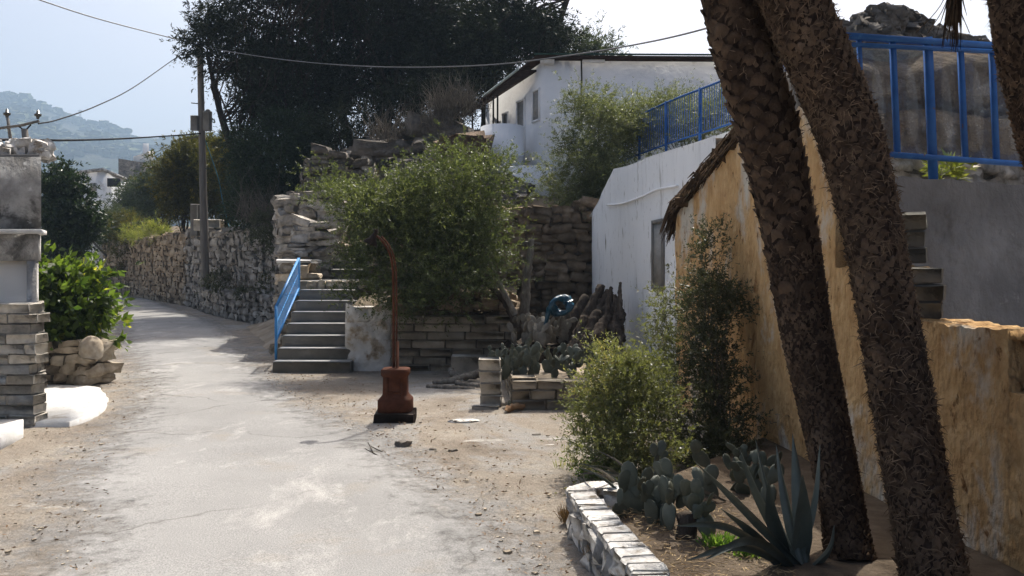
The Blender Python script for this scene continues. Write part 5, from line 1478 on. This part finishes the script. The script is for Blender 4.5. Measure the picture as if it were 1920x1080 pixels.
opuntia('pale drooping prickly pear at the left of the flower bed by the white capping', (.72, 5.12, .14), 5, .17, 2, .24, group='prickly pears in the flower bed')
opuntia('small grey prickly pear between the two larger ones in the bed', (.84, 4.98, .14), 3, .15, 3, .14, group='prickly pears in the flower bed')
opuntia('dark prickly pear deep in shade under the leafy wall shrub', (1.35, 5.75, .12), 8, .15, 3, .6, group='prickly pears in the flower bed')
t = thing('fallen_agave', 'tangle of long grey fallen leaves at the back of the flower bed', 'agave', (1.0, 5.55, .15))
for k in range(11):
    b_ = np.array([rng.uniform(.65, 1.35), rng.uniform(5.3, 5.9), .16]); an = rng.uniform(-.9, 1.2)
    aleaf(b_ + np.array([-.38 * math.cos(an), .2 * math.sin(an) - .1, rng.uniform(.05, .26)]), .034, 0, .1, 'drypad' if k % 3 else 'agave', t, b_, .008)
for u, v, d, lab in ((1350, 1052, 4.55, 'tuft of fresh green fleshy leaves behind the agave leaves in the bed'), (1400, 1068, 4.45, 'second fresh green tuft tucked against the agave base')):
    p = W(u, v, d); p[2] = .14; n = 260; mb = MB()
    a_ = unit(n) * .75 + np.array([0, 0, .9]); a_ /= np.linalg.norm(a_, axis=1)[:, None]
    st = p + rng.normal(0, .03, (n, 3)) * (1, 1, .2)
    leafquads(mb, st + a_ * rng.uniform(.02, .09, n)[:, None], a_, rng.uniform(.03, .07, n), .012)
    solo('succulent', mb, M['leaf_lush'], lab, 'plant')

# ================================================================ shrubs
def shrub(name, label, cat, base, blobs, n, L_, Wd, m, clump, per=14, nb=16, r0=.03, grp=None, out=.5, up=.2, inner=.35, sag=0., stem='twig', kids=('foliage', 'stems'), fold=.15, bough=24, sprig=1.0):
    t = thing(name, label, cat, tuple(base), grp)
    mb = MB(); cc = foliage(mb, blobs, n, L_, Wd, clump, per, out, up, inner, fold, bough, sprig)
    link(kids[0], mb, M[m], t)
    if nb:
        sb = MB(); branches(sb, base, cc, r0, nb, tip=r0 * .15, sag=sag); link(kids[1], sb, M[stem], t)
    return t
def bl(u, v, d, ru, rv, rd, w_=None):
    c = W(u, v, d); b = (c[0], c[1], c[2], ru / F * d, rd, rv / F * d)
    return b + (w_,) if w_ else b
# big green shrub over the block wall
shrub('green_shrub', 'big loose green shrub spilling over the block wall beside the steps', 'shrub', (-1.0, 14.5, 1.0),
      [bl(830, 410, 13.9, 85, 85, 1.0), bl(745, 440, 13.6, 60, 65, .7), bl(895, 400, 13.8, 45, 55, .7), bl(858, 318, 14.0, 32, 32, .5), bl(650, 375, 13.9, 34, 26, .4, .42), bl(715, 530, 13.1, 32, 34, .35), bl(820, 520, 13.2, 80, 48, .5), bl(780, 365, 13.9, 45, 38, .6), bl(910, 460, 13.5, 35, 45, .4), bl(618, 350, 14.0, 14, 12, .2, .07),
       bl(700, 410, 13.7, 38, 40, .4), bl(855, 540, 12.9, 45, 22, .3), bl(690, 480, 13.3, 32, 48, .3, .5), bl(935, 325, 13.9, 18, 22, .2, .2), bl(725, 385, 13.8, 38, 28, .4), bl(668, 550, 13.2, 16, 26, .2, .18), bl(895, 505, 13.2, 35, 32, .3), bl(760, 560, 12.9, 38, 18, .25)],
      100000, .064, .017, 'leaf_shrub', .17, 15, 50, .05, up=.4, inner=.15, bough=17, sprig=1.5)
shrub('hanging_shrub', 'grey green shrub cascading over the left end of the white retaining wall', 'shrub', (1.9, 19.0, 3.4),
      [bl(1125, 250, 18.4, 52, 58, .7), bl(1085, 320, 18.0, 55, 75, .6), bl(1130, 350, 17.8, 30, 60, .4), bl(1075, 380, 17.6, 32, 40, .4), bl(1148, 240, 18.4, 24, 50, .5), bl(1105, 205, 18.6, 30, 28, .4)],
      52000, .08, .017, 'leaf_hang', .17, 16, 24, .03, up=.1, sag=.1, bough=18, sprig=1.6)
shrub('ramp_hedge', 'feathery green hedge growing behind the bars of the ramp railing', 'hedge', (3.6, 18.2, 3.7),
      [bl(1200, 225, 18.9, 45, 42, .5), bl(1260, 222, 18.4, 45, 38, .5), bl(1310, 225, 17.6, 45, 38, .5), bl(1365, 215, 16.8, 40, 40, .4), bl(1190, 265, 19.0, 35, 35, .4)],
      44000, .08, .016, 'leaf_hang', .16, 16, 16, .02, up=.5, bough=12, sprig=1.8)
# foreground shrubs
shrub('olive_shrub', 'sunlit small leaved olive green shrub at the foot of the ochre ruin', 'shrub', (.9, 6.9, .0),
      [bl(1175, 770, 6.9, 80, 95, .34), bl(1130, 790, 6.8, 45, 70, .25), bl(1215, 730, 7.0, 42, 75, .25), bl(1150, 690, 7.0, 26, 36, .15), bl(1190, 850, 6.6, 85, 50, .3), bl(1120, 870, 6.4, 28, 30, .15)],
      36000, .034, .0115, 'leaf_fore', .075, 14, 40, .01, up=.5, inner=.15, bough=14, sprig=1.7)
shrub('wall_shrub', 'tall dusty shrub growing in shade up the ochre wall', 'shrub', (1.72, 7.2, .0),
      [bl(1335, 800, 7.3, 68, 95, .3), bl(1325, 690, 7.6, 58, 90, .28), bl(1318, 570, 7.9, 40, 85, .22), bl(1325, 470, 8.1, 22, 55, .14), bl(1372, 570, 7.7, 20, 40, .1), bl(1350, 850, 7.0, 70, 50, .3)],
      46000, .036, .011, 'leaf_wall', .08, 14, 34, .012, up=.45, inner=.1, bough=14, sprig=1.6)
shrub('oleander', 'pale slender leaved sprig leaning out in front of the white wall', 'shrub', (1.5, 7.9, .1),
      [bl(1245, 590, 8.3, 26, 50, .12), bl(1215, 545, 8.3, 14, 16, .06), bl(1250, 660, 8.1, 26, 50, .12), bl(1235, 720, 7.8, 30, 40, .12)],
      3600, .05, .013, 'leaf_fore', .06, 10, 16, .008, up=.5, inner=.1, bough=6, sprig=2.0)
shrub('ground_weed', 'low bright weed at the left foot of the olive green shrub', 'plant', tuple(G(1110, 890)), [bl(1108, 882, 6.7, 26, 14, .14)], 1500, .03, .012, 'leaf_lush', .04, 12, 5, .005, bough=8)
mb = MB()
for u, v in ((1085, 842), (1072, 870), (1100, 830), (1062, 850), (1090, 800), (1050, 880)):
    p = G(u, v); n = 26; a_ = unit(n) * .45 + np.array([0, 0, 1]); leafquads(mb, p + a_ * .04 + rng.normal(0, .02, (n, 3)) * (1, 1, 0), a_, rng.uniform(.03, .1, n), .005)
tag(link('grass_sprigs', mb, M['grass']), 'sparse dry grass sprigs on the earth by the shrub', 'grass', None, 'stuff')

# left side
t = shrub('fig_bush', 'broad leaved bright green bush over the short dry stone wall', 'bush', (-6.1, 12.5, .3), [bl(135, 570, 12.6, 40, 60, .5), bl(118, 525, 12.6, 34, 30, .4), bl(158, 560, 12.5, 20, 42, .3), bl(168, 615, 12.3, 12, 28, .2), bl(108, 610, 12.4, 34, 40, .3)],
      4200, .17, .085, 'leaf_fig', .16, 6, 22, .02, up=-.1, inner=.3, stem='driftwood', bough=7)
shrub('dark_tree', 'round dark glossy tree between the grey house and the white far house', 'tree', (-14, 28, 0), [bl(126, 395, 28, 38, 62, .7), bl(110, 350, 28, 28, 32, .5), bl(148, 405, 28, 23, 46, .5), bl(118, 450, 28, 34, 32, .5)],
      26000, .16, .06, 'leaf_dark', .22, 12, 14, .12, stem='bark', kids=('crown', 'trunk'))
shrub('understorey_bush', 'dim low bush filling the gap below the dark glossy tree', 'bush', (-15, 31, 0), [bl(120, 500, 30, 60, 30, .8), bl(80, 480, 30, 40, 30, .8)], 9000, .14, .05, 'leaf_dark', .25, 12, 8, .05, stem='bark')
for u, v, d, ru, rv, lab in ((268, 375, 54, 34, 40, 'grey green olive tree just right of the white far house'), (305, 350, 50, 34, 50, 'taller grey green olive tree left of the yellowing shrub'), (215, 425, 50, 22, 26, 'low grey green olive tree at the end of the stone wall')):
    b = W(u, v + rv, d); b[2] = min(b[2], float(hill_h(b[0], d))) - .3
    shrub('olive_tree', lab, 'tree', tuple(b), [bl(u, v, d, ru, rv, 1.4), bl(u - ru * .4, v + rv * .2, d, ru * .7, rv * .7, 1.1), bl(u + ru * .4, v - rv * .2, d, ru * .6, rv * .6, 1.1)], 28000, .2, .05, 'leaf_mid', .35, 14, 12, .12, grp='olive trees beyond the wall', kids=('crown', 'trunk'), stem='bark')
for u, v, d, ru, rv, lab in ((345, 335, 38, 32, 75, 'yellowing tall shrub left of the utility pole'), (420, 335, 37.5, 52, 82, 'broad yellowing shrub right of the utility pole'), (375, 300, 40, 40, 40, 'yellowing shrub top behind the utility pole')):
    b = W(u, 430, d); b[2] = float(hill_h(b[0], d)) - .1
    shrub('yellow_shrub', lab, 'shrub', tuple(b), [bl(u, v, d, ru, rv, 1.0), bl(u - ru * .3, v + rv * .3, d, ru * .8, rv * .7, .9), bl(u + ru * .3, v - rv * .35, d, ru * .6, rv * .6, .8)], 32000, .15, .045, 'leaf_yellow', .28, 14, 12, .06, grp='yellowing shrubs behind the pole', up=.5, stem='bark')
b = W(535, 400, 29); b[2] = float(hill_h(b[0], 29)) - .1
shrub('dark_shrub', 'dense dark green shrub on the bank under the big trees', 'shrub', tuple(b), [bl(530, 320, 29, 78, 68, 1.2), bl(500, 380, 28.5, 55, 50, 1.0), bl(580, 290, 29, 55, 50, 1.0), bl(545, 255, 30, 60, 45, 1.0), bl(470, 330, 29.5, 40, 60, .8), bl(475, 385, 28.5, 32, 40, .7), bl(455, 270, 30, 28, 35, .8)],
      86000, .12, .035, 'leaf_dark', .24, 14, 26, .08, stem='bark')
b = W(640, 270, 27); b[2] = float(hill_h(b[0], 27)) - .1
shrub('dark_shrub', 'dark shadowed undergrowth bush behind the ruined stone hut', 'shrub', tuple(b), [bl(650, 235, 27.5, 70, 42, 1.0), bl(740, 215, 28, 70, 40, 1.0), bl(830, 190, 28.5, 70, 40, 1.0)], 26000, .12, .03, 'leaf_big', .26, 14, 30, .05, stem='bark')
shrub('wall_ivy', 'dry trailing creeper hanging over the stone wall left of the rubble terraces', 'creeper', tuple(W(495, 420, 25.6)), [bl(493, 425, 25.2, 22, 28, .3), bl(505, 470, 24.6, 12, 50, .2)], 5000, .08, .025, 'leaf_wall', .14, 12, 10, .02)
shrub('grass_mound', 'bright grassy mound on top of the stone wall left of the pole', 'grass tuft', tuple(W(290, 445, 41)), [bl(292, 436, 41, 26, 6, .6), bl(258, 442, 44, 18, 5, .5)], 3800, .26, .02, 'grass', .25, 12, 0, up=1.4)
shrub('dry_reeds', 'rusty dry weeds trailing over the far end of the stone wall', 'weeds', tuple(W(235, 450, 46)), [bl(235, 425, 46, 28, 35, .8), bl(222, 470, 47, 14, 40, .5)], 6000, .22, .03, 'leaf_yellow', .25, 12, 8, .03, up=.9)
shrub('ledge_weeds', 'dark weeds on the ledge above the knee high wall', 'weeds', (-7.3, 25.6, .65), [bl(440, 540, 26.5, 40, 14, .4), bl(480, 545, 24.8, 30, 16, .4), bl(405, 530, 29, 20, 14, .4)], 2600, .1, .03, 'leaf_wall', .15, 12, 10, .015, up=.6)
def twigs(name, label, base, blobs, n, L_, m='twig', cat='bush'):
    mb = MB(); B_ = np.array(blobs); base = np.asarray(base, float)
    for _ in range(n):
        b = B_[rng.integers(len(B_))]; p = b[:3] + rng.normal(0, .55, 3) * b[3:6] * (1, 1, .5); p[2] -= b[5] * .5
        d1 = rng.normal(0, .45, 3) + np.array([0, 0, 1.0]); l_ = L_ * rng.uniform(.5, 1.3)
        q = p + d1 * l_ * .5; r_ = q + (d1 + rng.normal(0, .5, 3)) * l_ * .5
        mb.tube([p, q, r_], [.009, .006, .002], 3, cap=False)
    return solo(name, mb, M[m], label, cat, 'dry bushes on the slope')
twigs('dry_bush', 'pale dry bush of bare twigs beside the white house awning', W(860, 215, 24.5), [bl(862, 192, 24.5, 42, 26, .5), bl(835, 205, 24.3, 30, 20, .4)], 700, .5)
twigs('dry_bush', 'grey dry bush of bare twigs spread along the rock ledge', W(760, 240, 24.5), [bl(770, 235, 24.3, 60, 20, .5), bl(720, 248, 24.3, 40, 18, .5), bl(820, 232, 24.0, 40, 18, .4)], 500, .45)
twigs('dry_bush', 'dry stalks standing on the wall top by the teal hose', W(470, 420, 26.5), [bl(470, 400, 26.6, 25, 22, .4), bl(505, 395, 26, 22, 25, .4)], 260, .7)
shrub('aloe_plant', 'small spiky aloe on the grey wall under the windbreak', 'plant', tuple(W(1772, 338, 8.05)), [bl(1772, 322, 8.05, 16, 12, .07)], 90, .13, .03, 'grass', .05, 6, 0, up=.6, bough=3)

# big dark trees on the slope
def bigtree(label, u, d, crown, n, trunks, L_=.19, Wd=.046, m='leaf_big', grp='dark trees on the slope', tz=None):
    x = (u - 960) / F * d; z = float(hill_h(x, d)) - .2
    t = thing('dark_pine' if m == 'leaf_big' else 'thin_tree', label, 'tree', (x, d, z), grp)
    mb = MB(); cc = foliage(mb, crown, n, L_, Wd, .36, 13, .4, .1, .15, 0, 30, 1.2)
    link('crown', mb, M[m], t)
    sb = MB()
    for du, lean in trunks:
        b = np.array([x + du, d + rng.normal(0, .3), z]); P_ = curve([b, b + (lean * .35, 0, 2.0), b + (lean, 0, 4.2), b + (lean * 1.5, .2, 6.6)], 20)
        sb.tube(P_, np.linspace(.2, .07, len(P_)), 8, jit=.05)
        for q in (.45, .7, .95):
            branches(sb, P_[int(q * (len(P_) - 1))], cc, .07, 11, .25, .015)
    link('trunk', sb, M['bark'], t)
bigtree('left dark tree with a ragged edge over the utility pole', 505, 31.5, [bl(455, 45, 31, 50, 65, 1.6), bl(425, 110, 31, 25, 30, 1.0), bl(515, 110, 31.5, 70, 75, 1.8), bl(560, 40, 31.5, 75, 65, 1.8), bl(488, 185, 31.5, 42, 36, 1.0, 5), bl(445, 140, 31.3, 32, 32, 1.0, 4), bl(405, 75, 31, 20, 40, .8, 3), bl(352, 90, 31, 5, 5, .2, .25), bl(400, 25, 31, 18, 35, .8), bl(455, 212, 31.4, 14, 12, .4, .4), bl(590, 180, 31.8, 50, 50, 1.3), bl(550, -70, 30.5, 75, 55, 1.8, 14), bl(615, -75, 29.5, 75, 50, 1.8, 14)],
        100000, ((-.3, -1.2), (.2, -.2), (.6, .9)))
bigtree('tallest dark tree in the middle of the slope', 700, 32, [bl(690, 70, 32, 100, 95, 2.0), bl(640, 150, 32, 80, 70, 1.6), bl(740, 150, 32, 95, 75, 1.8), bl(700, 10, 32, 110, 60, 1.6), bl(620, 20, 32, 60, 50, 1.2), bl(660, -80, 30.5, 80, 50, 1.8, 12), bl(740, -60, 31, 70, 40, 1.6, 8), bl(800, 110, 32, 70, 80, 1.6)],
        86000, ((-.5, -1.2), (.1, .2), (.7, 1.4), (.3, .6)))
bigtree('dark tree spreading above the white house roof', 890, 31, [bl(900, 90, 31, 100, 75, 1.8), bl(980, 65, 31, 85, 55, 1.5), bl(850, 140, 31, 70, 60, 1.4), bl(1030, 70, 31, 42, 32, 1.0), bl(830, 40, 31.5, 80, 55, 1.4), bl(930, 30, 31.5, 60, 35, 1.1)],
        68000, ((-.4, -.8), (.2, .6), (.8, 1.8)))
bigtree('small thin tree peeping over the far end of the white house roof', 1120, 37, [bl(1105, 98, 37, 32, 16, .6), bl(1150, 102, 37, 26, 9, .4), bl(1080, 88, 37, 24, 18, .6)], 7000, ((0, 0), (.3, .3)), .22, .04, 'leaf_mid')
